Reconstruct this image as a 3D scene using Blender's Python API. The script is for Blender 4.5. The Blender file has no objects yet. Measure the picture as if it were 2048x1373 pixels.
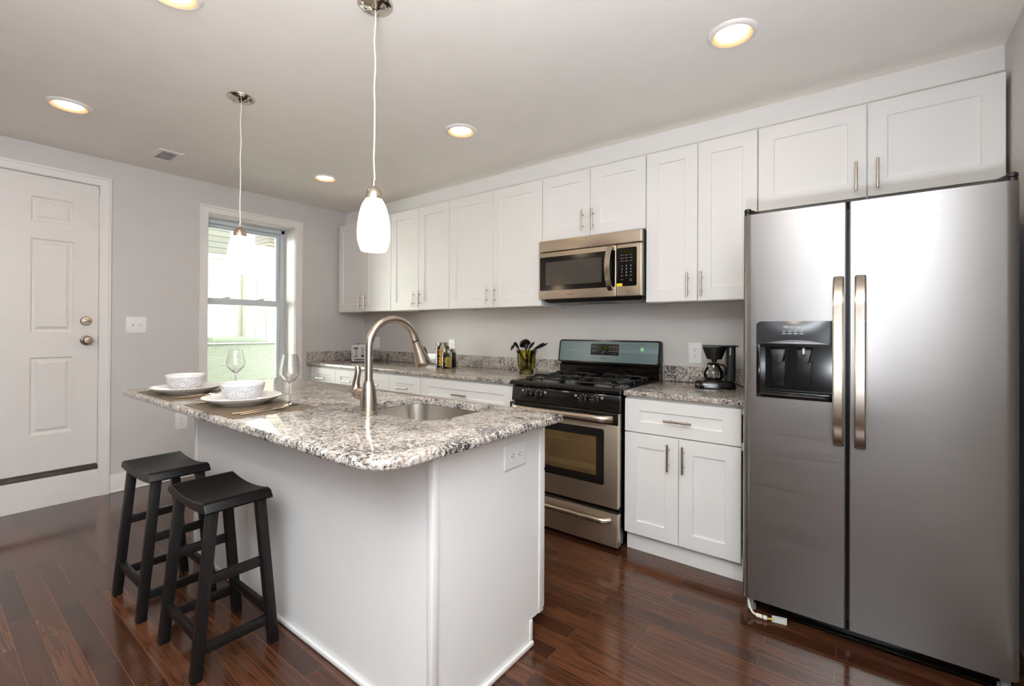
import bpy, bmesh, math, random
from mathutils import Vector, Matrix
random.seed(7)
PI = math.pi
SC = bpy.context.scene
COL = SC.collection

# ------------------------------------------------------------------ camera
cam = bpy.data.cameras.new('camera')
cam.sensor_fit = 'HORIZONTAL'
cam.sensor_width = 36.0
cam.lens = 919.55 / 2048 * 36.0
cam.shift_x = -9.307 / 2048
cam.shift_y = -30.419 / 2048
cam.clip_start = 0.02
camo = bpy.data.objects.new('camera', cam)
COL.objects.link(camo)
_R = Vector((0.79772963, 0.60299264, 0.00522657))
_U = Vector((-0.00161705, -0.00652824, 0.99997738))
_F = Vector((-0.60301312, 0.79772004, 0.0042327))
_m = Matrix((_R, _U, -_F)).transposed().to_4x4()
_m.translation = Vector((4.4224, -3.0439, 1.2161))
camo.matrix_world = _m
SC.camera = camo

# ------------------------------------------------------------------ view, world, lights
SC.view_settings.view_transform = 'Standard'
SC.view_settings.look = 'None'
SC.view_settings.gamma = 1.0
SC.view_settings.use_curve_mapping = False
SC.view_settings.exposure = 0.22
SC.cycles.use_denoising = True
SC.cycles.max_bounces = 14
SC.cycles.transmission_bounces = 12
SC.cycles.transparent_max_bounces = 12
SC.cycles.glossy_bounces = 6
SC.cycles.diffuse_bounces = 6
SC.cycles.sample_clamp_indirect = 6.0
SC.cycles.caustics_reflective = False
SC.cycles.caustics_refractive = False

WORLD_STRENGTH = 14.5
CAN_EMIT = 24.0
PENDANT_EMIT = 8.0
w = bpy.data.worlds.new('overcast_sky'); SC.world = w
w.use_nodes = True
w.node_tree.nodes['Background'].inputs[0].default_value = (1.0, 1.0, 0.93, 1)
w.node_tree.nodes['Background'].inputs[1].default_value = WORLD_STRENGTH


def area(name, loc, target, sx, sy, power, col):
    l = bpy.data.lights.new(name, 'AREA'); l.shape = 'RECTANGLE'; l.size = sx; l.size_y = sy
    l.energy = power; l.color = col
    o = bpy.data.objects.new(name, l); COL.objects.link(o)
    o.location = loc
    d = Vector(target) - Vector(loc)
    o.rotation_euler = d.to_track_quat('-Z', 'Y').to_euler()
    return o


# the photographer's flash, bounced off the ceiling behind the camera
area('bounce_uplight', (4.2, -3.6, 1.6), (4.75, -4.0, 2.4), 0.30, 0.30, 176, (0.81, 0.95, 1.10))
area('bounce_uplight', (4.35, -3.2, 0.9), (4.35, -3.199, 2.4), 0.30, 0.30, 56, (0.93, 0.98, 1.06))  # added uplight that brightens the ceiling, not a second flash
# warm downlights over the unseen living end of the room
for i, (lx, ly) in enumerate(((0.92, -4.0), (2.43, -4.0), (3.98, -2.5))):
    l = bpy.data.lights.new('living_end_downlight', 'AREA'); l.shape = 'DISK'; l.size = 0.15
    l.energy = 4; l.color = (1.0, 0.80, 0.58)
    o = bpy.data.objects.new('living_end_downlight', l); COL.objects.link(o); o.location = (lx, ly, 2.44)

# ------------------------------------------------------------------ materials
def s2l(r, g, b):
    f = lambda c: (c / 255 / 12.92) if c / 255 <= 0.04045 else ((c / 255 + 0.055) / 1.055) ** 2.4
    return (f(r), f(g), f(b), 1)


class NT:
    def __init__(self, name):
        self.m = bpy.data.materials.new(name); self.m.use_nodes = True
        self.t = self.m.node_tree; self.t.nodes.clear()
        self.out = self.t.nodes.new('ShaderNodeOutputMaterial')

    def n(self, typ, **kw):
        nd = self.t.nodes.new(typ)
        for k, v in kw.items():
            if k.startswith('i_'):
                key = k[2:]
                key = int(key) if key.isdigit() else key.replace('_', ' ')
                nd.inputs[key].default_value = v
            else:
                setattr(nd, k, v)
        return nd

    def l(self, a, b):
        self.t.links.new(a, b)

    def ramp(self, src, stops, interp='LINEAR'):
        r = self.n('ShaderNodeValToRGB'); r.color_ramp.interpolation = interp
        e = r.color_ramp.elements
        while len(e) < len(stops): e.new(0.5)
        for el, (p, c) in zip(e, stops):
            el.position = p; el.color = c if len(c) == 4 else (*c, 1)
        self.l(src, r.inputs[0]); return r.outputs[0]

    def mix(self, fac, a, b, blend='MIX'):
        mx = self.n('ShaderNodeMix', data_type='RGBA', blend_type=blend)
        if isinstance(fac, (int, float)): mx.inputs[0].default_value = fac
        else: self.l(fac, mx.inputs[0])
        for s, i in ((a, 6), (b, 7)):
            if isinstance(s, tuple): mx.inputs[i].default_value = s if len(s) == 4 else (*s, 1)
            else: self.l(s, mx.inputs[i])
        return mx.outputs[2]

    def coord(self, scale=(1, 1, 1), which='Object', loc=(0, 0, 0)):
        tc = self.n('ShaderNodeTexCoord'); mp = self.n('ShaderNodeMapping')
        mp.inputs['Scale'].default_value = scale; mp.inputs['Location'].default_value = loc
        self.l(tc.outputs[which], mp.inputs[0]); return mp.outputs[0]

    def noise(self, vec, scale, detail=3, rough=0.5, dist=0.0):
        nd = self.n('ShaderNodeTexNoise'); nd.inputs['Scale'].default_value = scale
        nd.inputs['Detail'].default_value = detail; nd.inputs['Roughness'].default_value = rough
        nd.inputs['Distortion'].default_value = dist
        self.l(vec, nd.inputs['Vector']); return nd.outputs['Fac']

    def math(self, op, a, b=None):
        nd = self.n('ShaderNodeMath', operation=op)
        for s, i in ((a, 0), (b, 1)):
            if s is None: continue
            if isinstance(s, (int, float)): nd.inputs[i].default_value = s
            else: self.l(s, nd.inputs[i])
        return nd.outputs[0]

    def bump(self, h, strength=0.1, dist=0.01):
        b = self.n('ShaderNodeBump'); b.inputs['Strength'].default_value = strength
        b.inputs['Distance'].default_value = dist; self.l(h, b.inputs['Height']); return b.outputs[0]

    def bsdf(self, **kw):
        p = self.n('ShaderNodeBsdfPrincipled')
        for k, v in kw.items():
            key = k.replace('_', ' ')
            if hasattr(v, 'is_linked') or hasattr(v, 'links'): self.l(v, p.inputs[key])
            else: p.inputs[key].default_value = v
        self.l(p.outputs[0], self.out.inputs[0]); return p


def plain(name, rgb, rough=0.5, metal=0.0, spec=0.5, var=0.04, vscale=6.0, bump=0.0, bscale=200, coat=0.0):
    """a painted / moulded surface with slight uneven tone"""
    t = NT(name); v = t.coord()
    c = s2l(*rgb)
    lo = tuple(x * (1 - var) for x in c[:3]); hi = tuple(min(1, x * (1 + var)) for x in c[:3])
    col = t.ramp(t.noise(v, vscale, 3), [(0.3, lo), (0.7, hi)])
    kw = dict(Base_Color=col, Roughness=rough, Metallic=metal, Specular_IOR_Level=spec, Coat_Weight=coat)
    if bump: kw['Normal'] = t.bump(t.noise(v, bscale, 2), bump, 0.002)
    t.bsdf(**kw); return t.m


M = {}
M['wall'] = plain('wall_paint_grey', (205, 200, 196), 0.55, var=0.015, bump=0.03, bscale=300)
M['wallfar'] = plain('darkened_rear_wall', (104, 97, 93), 0.6, var=0.02)  # unseen rear wall, made dark to dim its reflection in the refrigerator
M['ceiling'] = plain('ceiling_paint', (241, 236, 228), 0.6, var=0.015, bump=0.03, bscale=300)
M['white'] = plain('cabinet_white_paint', (236, 234, 231), 0.5, spec=0.3, var=0.01)
M['trimwhite'] = plain('trim_white_paint', (234, 230, 226), 0.35, var=0.02)
M['door'] = plain('door_white_paint', (228, 223, 218), 0.38, var=0.02)
M['plastic'] = plain('white_plastic', (240, 240, 238), 0.35, var=0.01)
M['slot'] = plain('dark_slot', (40, 38, 36), 0.6)
M['tan'] = plain('bare_plywood', (196, 160, 108), 0.6, var=0.12, vscale=14)
M['baffle'] = plain('glow_tinted_baffle', (214, 168, 140), 0.5)  # warm glow of the lens put into the baffle colour
M['vinyl'] = plain('window_vinyl', (215, 222, 226), 0.35, var=0.01)
M['porcelain'] = plain('glazed_porcelain', (240, 237, 234), 0.12, var=0.01, spec=0.6)
M['blackgloss'] = plain('black_enamel', (14, 12, 11), 0.12, var=0.1)
M['blackmatte'] = plain('black_plastic', (20, 19, 19), 0.4, var=0.1)
M['blackiron'] = plain('cast_iron', (24, 22, 21), 0.5, var=0.2, bump=0.1)
M['charcoal'] = plain('charcoal_case', (46, 47, 50), 0.45, var=0.05, bump=0.1, bscale=500)
M['silvergrey'] = plain('grey_plastic', (150, 150, 152), 0.4)
M['rubber'] = plain('black_rubber', (16, 16, 16), 0.7)
M['nylon'] = plain('black_nylon', (22, 20, 21), 0.42, var=0.1)
M['threshold'] = plain('worn_dark_threshold', (62, 48, 44), 0.6, var=0.5, vscale=18)
M['yellow'] = plain('yellow_sticker', (232, 205, 20), 0.5)
M['green'] = plain('green_sticker', (150, 214, 165), 0.5)
M['mark'] = plain('pale_print', (205, 205, 200), 0.5)
M['markdim'] = plain('grey_print', (150, 135, 118), 0.5)
M['darkprint'] = plain('dark_print', (60, 58, 55), 0.5)
M['paper'] = plain('paper_tag', (176, 178, 172), 0.7)
M['hose'] = plain('white_tubing', (225, 220, 205), 0.4)
M['hosegreen'] = plain('yellow_green_tubing', (176, 168, 70), 0.4)


def metal(name, rgb, rough=0.28, aniso=0.0, rot=0.0, brush=None, bstr=0.05, var=0.06):
    t = NT(name)
    v = t.coord(brush or (1, 1, 1))
    n = t.noise(v, 1.0 if brush else 40.0, 3, 0.6)
    c = s2l(*rgb)
    col = t.ramp(n, [(0.3, tuple(x * (1 - var) for x in c[:3])), (0.7, tuple(min(1, x * (1 + var)) for x in c[:3]))])
    r = t.ramp(n, [(0.25, (rough * 0.85,) * 3), (0.75, (rough * 1.15,) * 3)])
    kw = dict(Base_Color=col, Metallic=1.0, Roughness=r, Anisotropic=aniso, Anisotropic_Rotation=rot)
    if aniso:
        tg = t.n('ShaderNodeTangent', direction_type='RADIAL', axis='Z'); kw['Tangent'] = tg.outputs[0]
    if bstr: kw['Normal'] = t.bump(n, bstr, 0.001)
    t.bsdf(**kw); return t.m


M['steel'] = metal('brushed_stainless_door', (153, 149, 147), 0.34, 0.55, 0.25, brush=(2, 2, 260), bstr=0.0, var=0.025)
M['steeldk'] = metal('brushed_stainless_appliance', (206, 192, 174), 0.36, 0.5, 0.25, brush=(2, 2, 260), bstr=0.0, var=0.03)
M['film'] = metal('stainless_under_blue_film', (122, 146, 157), 0.3, 0.3, 0.25, brush=(2, 2, 260), bstr=0.0, var=0.03)
M['handle'] = metal('satin_steel_handle', (196, 184, 170), 0.25, bstr=0.0, var=0.02)
M['toaster'] = metal('toaster_steel', (150, 144, 136), 0.35, bstr=0, var=0.02)
M['nickel'] = metal('satin_nickel', (190, 178, 164), 0.25, bstr=0, var=0.02)
M['chrome'] = metal('polished_nickel', (205, 200, 190), 0.12, bstr=0, var=0.02)
M['sink'] = metal('sink_stainless', (204, 197, 188), 0.3, brush=(300, 300, 6), bstr=0.0, var=0.03)
M['flatware'] = metal('flatware_steel', (210, 196, 178), 0.12, bstr=0)


def mat_granite():
    t = NT('speckled_granite'); v = t.coord()
    big = t.noise(v, 8, 4, 0.6, 0.4)
    base = t.ramp(t.noise(v, 52, 6, 0.65, 0.3), [(0.34, s2l(140, 127, 116)), (0.47, s2l(182, 173, 163)), (0.62, s2l(207, 202, 195))])
    brown = t.ramp(t.noise(v, 84, 5, 0.72, 0.6), [(0.53, (0, 0, 0)), (0.60, (1, 1, 1))])
    c1 = t.mix(brown, base, s2l(122, 98, 86))
    fl = t.math('ADD', t.noise(v, 96, 6, 0.72, 0.9), t.math('MULTIPLY', t.math('SUBTRACT', big, 0.5), 0.5))
    dark = t.ramp(fl, [(0.535, (0, 0, 0)), (0.575, (1, 1, 1))])
    c2 = t.mix(dark, c1, s2l(54, 51, 54))
    wh = t.ramp(t.noise(v, 110, 3, 0.5), [(0.62, (0, 0, 0)), (0.70, (1, 1, 1))])
    c3 = t.mix(wh, c2, s2l(222, 219, 213))
    t.bsdf(Base_Color=c3, Roughness=0.10, Specular_IOR_Level=0.5)
    return t.m


M['granite'] = mat_granite()


def mat_floor():
    t = NT('oak_strip_floor'); v = t.coord()
    br = t.n('ShaderNodeTexBrick', offset=0.37, offset_frequency=2, squash=1.0)
    br.inputs['Color1'].default_value = (0, 0, 0, 1); br.inputs['Color2'].default_value = (1, 1, 1, 1)
    br.inputs['Mortar'].default_value = (0.5, 0.5, 0.5, 1)
    br.inputs['Scale'].default_value = 1.0; br.inputs['Mortar Size'].default_value = 0.0011
    br.inputs['Mortar Smooth'].default_value = 0.0; br.inputs['Bias'].default_value = 0.0
    br.inputs['Brick Width'].default_value = 0.62; br.inputs['Row Height'].default_value = 0.0735
    t.l(v, br.inputs['Vector'])
    idv = t.n('ShaderNodeSeparateColor'); t.l(br.outputs['Color'], idv.inputs[0]); pid = idv.outputs[0]
    sep = t.n('ShaderNodeSeparateXYZ'); t.l(v, sep.inputs[0])
    cmb = t.n('ShaderNodeCombineXYZ')
    t.l(t.math('MULTIPLY', sep.outputs[0], 0.8), cmb.inputs[0])
    t.l(t.math('ADD', t.math('MULTIPLY', sep.outputs[1], 13.0), t.math('MULTIPLY', pid, 31.0)), cmb.inputs[1])
    t.l(t.math('MULTIPLY', pid, 47.0), cmb.inputs[2])
    g = t.noise(cmb.outputs[0], 1.0, 2.5, 0.45, 0.3)
    rings = t.math('PINGPONG', t.math('MULTIPLY', g, 9.0), 0.5)
    cmb2 = t.n('ShaderNodeCombineXYZ')
    t.l(t.math('MULTIPLY', sep.outputs[0], 4.5), cmb2.inputs[0])
    t.l(t.math('MULTIPLY', sep.outputs[1], 190.0), cmb2.inputs[1]); t.l(pid, cmb2.inputs[2])
    pores = t.noise(cmb2.outputs[0], 1.0, 3, 0.6)
    tone = t.ramp(pid, [(0.0, s2l(60, 34, 22)), (0.5, s2l(79, 46, 29)), (1.0, s2l(97, 58, 37))])
    line = t.ramp(rings, [(0.0, (1, 1, 1)), (0.07, (0.6,) * 3), (0.30, (0, 0, 0))])
    c1 = t.mix(t.math('MULTIPLY', line, 0.62), tone, s2l(46, 26, 18))
    pr = t.ramp(pores, [(0.40, (0.70,) * 3), (0.60, (1.06,) * 3)])
    c2 = t.mix(1.0, c1, pr, 'MULTIPLY')
    seam = t.math('MULTIPLY', br.outputs['Fac'], 0.75)
    c3 = t.mix(seam, c2, s2l(108, 72, 50))
    cloud = t.noise(v, 2.2, 4, 0.6)
    rough = t.ramp(cloud, [(0.3, (0.10,) * 3), (0.7, (0.19,) * 3)])
    h = t.math('SUBTRACT', t.math('MULTIPLY', pores, 0.25), t.math('MULTIPLY', br.outputs['Fac'], 1.0))
    t.bsdf(Base_Color=c3, Roughness=rough, Specular_IOR_Level=0.5, Normal=t.bump(h, 0.06, 0.002))
    return t.m


M['floor'] = mat_floor()


def mat_stool():
    t = NT('worn_black_paint'); v = t.coord()
    sc = t.ramp(t.noise(v, 70, 6, 0.75, 0.5), [(0.62, (0, 0, 0)), (0.70, (1, 1, 1))])
    sc2 = t.ramp(t.noise(v, 9, 3, 0.6), [(0.45, (0, 0, 0)), (0.75, (1, 1, 1))])
    c = t.mix(t.math('MULTIPLY', sc, sc2), s2l(20, 17, 16), s2l(104, 96, 88))
    t.bsdf(Base_Color=c, Roughness=0.42, Specular_IOR_Level=0.25, Normal=t.bump(t.noise(v, 120, 3), 0.12, 0.002))
    return t.m


M['stool'] = mat_stool()


def mat_glass(name, rgb=(255, 255, 255), rough=0.0, ior=1.45):
    t = NT(name)
    v = t.coord(); c = s2l(*rgb)
    col = t.ramp(t.noise(v, 8, 2), [(0.3, tuple(x * 0.97 for x in c[:3])), (0.7, c)])
    t.bsdf(Base_Color=col, Roughness=rough, IOR=ior, Transmission_Weight=1.0)
    return t.m


M['glass'] = mat_glass('clear_glass')


def mat_pane(name, tint=(0.97, 1.0, 0.98)):
    t = NT(name)
    v = t.coord()
    tr = t.n('ShaderNodeBsdfTransparent'); gl = t.n('ShaderNodeBsdfGlossy'); gl.inputs['Roughness'].default_value = 0.02
    col = t.ramp(t.noise(v, 3, 2), [(0.3, tuple(x * 0.98 for x in tint)), (0.7, tint)])
    t.l(col, tr.inputs[0])
    fr = t.n('ShaderNodeFresnel'); fr.inputs[0].default_value = 1.45
    mx = t.n('ShaderNodeMixShader'); t.l(fr.outputs[0], mx.inputs[0]); t.l(tr.outputs[0], mx.inputs[1]); t.l(gl.outputs[0], mx.inputs[2])
    t.l(mx.outputs[0], t.out.inputs[0]); return t.m


M['pane'] = mat_pane('window_pane')
M['ovenpane'] = mat_pane('smoked_oven_glass', (0.82, 0.76, 0.68))
M['jarglass'] = mat_pane('jar_glass', (0.98, 0.99, 0.97))
M['olive'] = mat_pane('olive_glass', (0.80, 0.77, 0.36))


def mat_emit(name, rgb, strength, var=0.03):
    t = NT(name); v = t.coord()
    c = rgb
    col = t.ramp(t.noise(v, 20, 2), [(0.3, tuple(x * (1 - var) for x in c)), (0.7, c)])
    e = t.n('ShaderNodeEmission'); t.l(col, e.inputs[0]); e.inputs[1].default_value = strength
    t.l(e.outputs[0], t.out.inputs[0]); return t.m


M['lens'] = mat_emit('glowing_lens', (1.0, 0.73, 0.46), CAN_EMIT)
M['shade'] = mat_emit('lit_opal_glass', (1.0, 0.72, 0.47), PENDANT_EMIT)
M['lcd'] = mat_emit('green_display', (0.16, 0.24, 0.02), 0.6)
M['lcddim'] = mat_emit('dim_green_display', (0.05, 0.07, 0.01), 0.3)


def mat_placemat():
    t = NT('woven_placemat'); v = t.coord()
    a = t.n('ShaderNodeTexWave', wave_type='BANDS', bands_direction='X'); a.inputs['Scale'].default_value = 70
    b = t.n('ShaderNodeTexWave', wave_type='BANDS', bands_direction='Y'); b.inputs['Scale'].default_value = 70
    t.l(v, a.inputs[0]); t.l(v, b.inputs[0])
    h = t.math('MULTIPLY', a.outputs['Fac'], b.outputs['Fac'])
    c = t.ramp(h, [(0.0, s2l(58, 48, 38)), (0.5, s2l(128, 108, 84)), (1.0, s2l(168, 148, 118))])
    t.bsdf(Base_Color=c, Roughness=0.6, Normal=t.bump(h, 0.4, 0.002)); return t.m


M['placemat'] = mat_placemat()


def mat_bowl():
    t = NT('patterned_porcelain'); v = t.coord()
    vo = t.n('ShaderNodeTexVoronoi', feature='DISTANCE_TO_EDGE'); vo.inputs['Scale'].default_value = 165
    t.l(v, vo.inputs['Vector'])
    ln = t.ramp(vo.outputs['Distance'], [(0.08, (1, 1, 1)), (0.20, (0, 0, 0))])
    sep = t.n('ShaderNodeSeparateXYZ'); t.l(v, sep.inputs[0])
    band = t.ramp(sep.outputs[2], [(0.012, (0, 0, 0)), (0.016, (1, 1, 1)), (0.070, (1, 1, 1)), (0.073, (0, 0, 0))])
    c = t.mix(t.math('MULTIPLY', t.math('MULTIPLY', ln, band), 0.7), s2l(240, 237, 234), s2l(120, 124, 134))
    t.bsdf(Base_Color=c, Roughness=0.18, Specular_IOR_Level=0.5); return t.m


M['bowl'] = mat_bowl()


def mat_pasta(name, a, b):
    t = NT(name); v = t.coord()
    c = t.ramp(t.noise(v, 45, 3), [(0.3, s2l(*a)), (0.7, s2l(*b))])
    t.bsdf(Base_Color=c, Roughness=0.5); return t.m


M['pasta'] = mat_pasta('dry_pasta', (222, 150, 58), (242, 196, 112))
M['pastamix'] = mat_pasta('tricolour_pasta', (150, 142, 56), (228, 186, 100))


def mat_block(name, c0, c1, mortar, bw, rh, ms=0.01, swap=True):
    t = NT(name); v = t.coord()
    sep = t.n('ShaderNodeSeparateXYZ'); t.l(v, sep.inputs[0]); cb = t.n('ShaderNodeCombineXYZ')
    t.l(sep.outputs[1], cb.inputs[0]); t.l(sep.outputs[2], cb.inputs[1])
    br = t.n('ShaderNodeTexBrick'); br.inputs['Scale'].default_value = 1
    br.inputs['Color1'].default_value = s2l(*c0); br.inputs['Color2'].default_value = s2l(*c1); br.inputs['Mortar'].default_value = s2l(*mortar)
    br.inputs['Mortar Size'].default_value = ms; br.inputs['Brick Width'].default_value = bw; br.inputs['Row Height'].default_value = rh
    t.l(cb.outputs[0], br.inputs['Vector'])
    t.bsdf(Base_Color=br.outputs['Color'], Roughness=0.8); return t.m


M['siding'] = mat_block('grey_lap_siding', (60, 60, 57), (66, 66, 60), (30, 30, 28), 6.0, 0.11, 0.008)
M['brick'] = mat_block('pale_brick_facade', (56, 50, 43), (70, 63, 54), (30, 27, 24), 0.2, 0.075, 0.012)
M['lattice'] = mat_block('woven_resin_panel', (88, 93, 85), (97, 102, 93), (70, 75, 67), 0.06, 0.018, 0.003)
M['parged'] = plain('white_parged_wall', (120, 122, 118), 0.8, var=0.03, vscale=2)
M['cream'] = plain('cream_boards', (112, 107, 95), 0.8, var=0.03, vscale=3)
M['greenlid'] = plain('green_bin_lid', (38, 52, 32), 0.5)
M['concrete'] = plain('yard_concrete', (190, 188, 182), 0.85, var=0.1, vscale=4)


# ------------------------------------------------------------------ mesh builder
class MB:
    def __init__(self):
        self.bm = bmesh.new(); self.mi = 0

    def _tag(self, n0):
        self.bm.faces.ensure_lookup_table()
        for i in range(n0, len(self.bm.faces)): self.bm.faces[i].material_index = self.mi
        return self

    def merge(self, b2):
        n0 = len(self.bm.faces)
        me = bpy.data.meshes.new('tmp'); b2.to_mesh(me); b2.free()
        self.bm.from_mesh(me); bpy.data.meshes.remove(me)
        return self._tag(n0)

    def box(self, x0, x1, y0, y1, z0, z1, bev=0.0, seg=2):
        b = bmesh.new()
        bmesh.ops.create_cube(b, size=1.0)
        for v in b.verts:
            v.co = Vector(((x0 + x1) / 2 + v.co.x * (x1 - x0), (y0 + y1) / 2 + v.co.y * (y1 - y0), (z0 + z1) / 2 + v.co.z * (z1 - z0)))
        if bev:
            bmesh.ops.bevel(b, geom=list(b.edges), offset=bev, segments=seg, profile=0.5, affect='EDGES')
        return self.merge(b)

    def hexa(self, P, bev=0.0, seg=2):
        """8 corners: bottom four ccw, top four ccw"""
        b = bmesh.new(); v = [b.verts.new(p) for p in P]
        for f in ((3, 2, 1, 0), (4, 5, 6, 7), (0, 1, 5, 4), (1, 2, 6, 5), (2, 3, 7, 6), (3, 0, 4, 7)):
            b.faces.new([v[i] for i in f])
        if bev: bmesh.ops.bevel(b, geom=list(b.edges), offset=bev, segments=seg, profile=0.5, affect='EDGES')
        return self.merge(b)

    def loft(self, rings, cap0=True, cap1=True, closed=False):
        b = bmesh.new(); R = [[b.verts.new(p) for p in r] for r in rings]
        n = len(rings[0])
        pairs = list(zip(R[:-1], R[1:])) + ([(R[-1], R[0])] if closed else [])
        for a, c in pairs:
            for i in range(n):
                j = (i + 1) % n
                b.faces.new((a[i], a[j], c[j], c[i]))
        if not closed:
            if cap0: b.faces.new(list(reversed(R[0])))
            if cap1: b.faces.new(R[-1])
        bmesh.ops.recalc_face_normals(b, faces=list(b.faces))
        return self.merge(b)

    def lathe(self, prof, c=(0, 0, 0), n=32, rot=None):
        """profile of (r, z) from bottom to top; closed surface if both ends are on the axis"""
        b = bmesh.new(); rows = []
        mt = rot or Matrix.Identity(3)
        for r, z in prof:
            if r < 1e-6: rows.append([b.verts.new(Vector(c) + mt @ Vector((0, 0, z)))])
            else: rows.append([b.verts.new(Vector(c) + mt @ Vector((r * math.cos(2 * PI * i / n), r * math.sin(2 * PI * i / n), z))) for i in range(n)])
        for a, d in zip(rows[:-1], rows[1:]):
            for i in range(n):
                j = (i + 1) % n
                if len(a) == 1 and len(d) == 1: continue
                if len(a) == 1: b.faces.new((a[0], d[j], d[i]))
                elif len(d) == 1: b.faces.new((a[i], a[j], d[0]))
                else: b.faces.new((a[i], a[j], d[j], d[i]))
        bmesh.ops.recalc_face_normals(b, faces=list(b.faces))
        return self.merge(b)

    def cyl(self, p0, p1, r0, r1=None, n=20):
        p0, p1 = Vector(p0), Vector(p1); r1 = r0 if r1 is None else r1
        d = p1 - p0; q = d.to_track_quat('Z', 'Y').to_matrix()
        return self.lathe([(0, 0), (r0, 0), (r1, d.length), (0, d.length)], p0, n, q)

    def rod(self, p0, p1, r, n=16, e=0.25):
        """cylinder with eased ends"""
        p0, p1 = Vector(p0), Vector(p1); d = p1 - p0; L = d.length; q = d.to_track_quat('Z', 'Y').to_matrix()
        return self.lathe([(0, 0), (r * (1 - e), 0), (r, r * e), (r, L - r * e), (r * (1 - e), L), (0, L)], p0, n, q)

    def tube(self, pts, r, n=12, sx=1.0, up=None):
        P = [Vector(p) for p in pts]; k = len(P)
        rs = r if isinstance(r, (list, tuple)) else [r] * k
        T = [(P[min(i + 1, k - 1)] - P[max(i - 1, 0)]).normalized() for i in range(k)]
        nrm = Vector(up) if up else (Vector((0, 0, 1)) if abs(T[0].z) < 0.9 else Vector((1, 0, 0)))
        rings = []
        for i in range(k):
            nrm = (nrm - T[i] * nrm.dot(T[i])).normalized(); bn = T[i].cross(nrm)
            rings.append([P[i] + nrm * (rs[i] * math.cos(2 * PI * j / n)) + bn * (rs[i] * sx * math.sin(2 * PI * j / n)) for j in range(n)])
        return self.loft(rings)

    def strap(self, pts, half, thick, up):
        """flat bar of width 2*half along 'up', thickness 'thick', along pts"""
        P = [Vector(p) for p in pts]; k = len(P); up = Vector(up).normalized(); rings = []
        for i in range(k):
            t = (P[min(i + 1, k - 1)] - P[max(i - 1, 0)]).normalized(); nn = t.cross(up).normalized()
            h = half; a = thick / 2; c = min(a, h) * 0.6
            sh = [(-h, -a + c), (-h + c, -a), (h - c, -a), (h, -a + c), (h, a - c), (h - c, a), (-h + c, a), (-h, a - c)]
            rings.append([P[i] + up * u + nn * v for u, v in sh])
        return self.loft(rings)

    def xform(self, mat):
        bmesh.ops.transform(self.bm, matrix=mat, verts=list(self.bm.verts)); return self


WL = {}


def tag(o, label=None, cat=None, group=None, kind=None):
    if label: o['label'] = label
    if cat: o['category'] = cat
    if group: o['group'] = group
    if kind: o['kind'] = kind
    return o


def thing(name, label, cat, loc=(0, 0, 0), rotz=0.0, group=None):
    o = bpy.data.objects.new(name, None); COL.objects.link(o); o.empty_display_size = 0.05
    o.location = loc; o.rotation_euler = (0, 0, rotz); WL[o.name] = Vector(loc)
    return tag(o, label, cat, group)


def obj(name, mb, mat, parent=None, local=False, smooth=True, label=None, origin=None):
    bm = mb.bm
    bmesh.ops.recalc_face_normals(bm, faces=list(bm.faces)) if False else None
    off = Vector((0, 0, 0))
    if not local:
        if parent is not None: off = WL[parent.name]
        elif origin is not None: off = Vector(origin)
    if off.length: bmesh.ops.translate(bm, vec=-off, verts=list(bm.verts))
    if smooth:
        for f in bm.faces: f.smooth = True
        for e in bm.edges:
            if len(e.link_faces) == 2: e.smooth = e.calc_face_angle(0.0) < math.radians(38)
            else: e.smooth = False
    me = bpy.data.meshes.new(name); bm.to_mesh(me); bm.free()
    for m in (mat if isinstance(mat, (list, tuple)) else [mat]): me.materials.append(m)
    o = bpy.data.objects.new(name, me); COL.objects.link(o)
    if parent is not None:
        o.parent = parent; WL[o.name] = Vector((0, 0, 0)) if local else WL[parent.name]
    else:
        o.location = off; WL[o.name] = off
    if label: o['label'] = label
    return o


def struct(name, mb, mat, parent=None, smooth=True, origin=None):
    o = obj(name, mb, mat, parent, smooth=smooth, origin=origin)
    if parent is None: o['kind'] = 'structure'
    return o


def dup(root, loc, rotz, label, cat=None, group=None):
    r = root.copy(); COL.objects.link(r); r.location = loc; r.rotation_euler = (0, 0, rotz); r['label'] = label
    if group: r['group'] = group
    WL[r.name] = Vector(loc)
    for ch in list(root.children):
        c = ch.copy(); COL.objects.link(c); c.parent = r
        for g in list(ch.children):
            d = g.copy(); COL.objects.link(d); d.parent = c
    return r


def text(name, s, size, loc, rot, mat, parent, depth=0.0004, align='CENTER', sx=1.0):
    cu = bpy.data.curves.new(name, 'FONT'); cu.body = s; cu.size = size; cu.extrude = depth; cu.align_x = align; cu.align_y = 'CENTER'
    to = bpy.data.objects.new(name, cu); me = bpy.data.meshes.new_from_object(to)
    bpy.data.objects.remove(to); bpy.data.curves.remove(cu)
    mt = Matrix.Translation(Vector(loc) - WL[parent.name]) @ rot.to_4x4() @ Matrix.Diagonal((sx, 1, 1, 1))
    me.transform(mt); me.materials.clear(); me.materials.append(mat); me.name = name
    o = bpy.data.objects.new(name, me); COL.objects.link(o); o.parent = parent; WL[o.name] = WL[parent.name]
    return o


FRONT = Matrix.Rotation(PI / 2, 3, 'X')     # text plane turned to face -y


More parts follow.
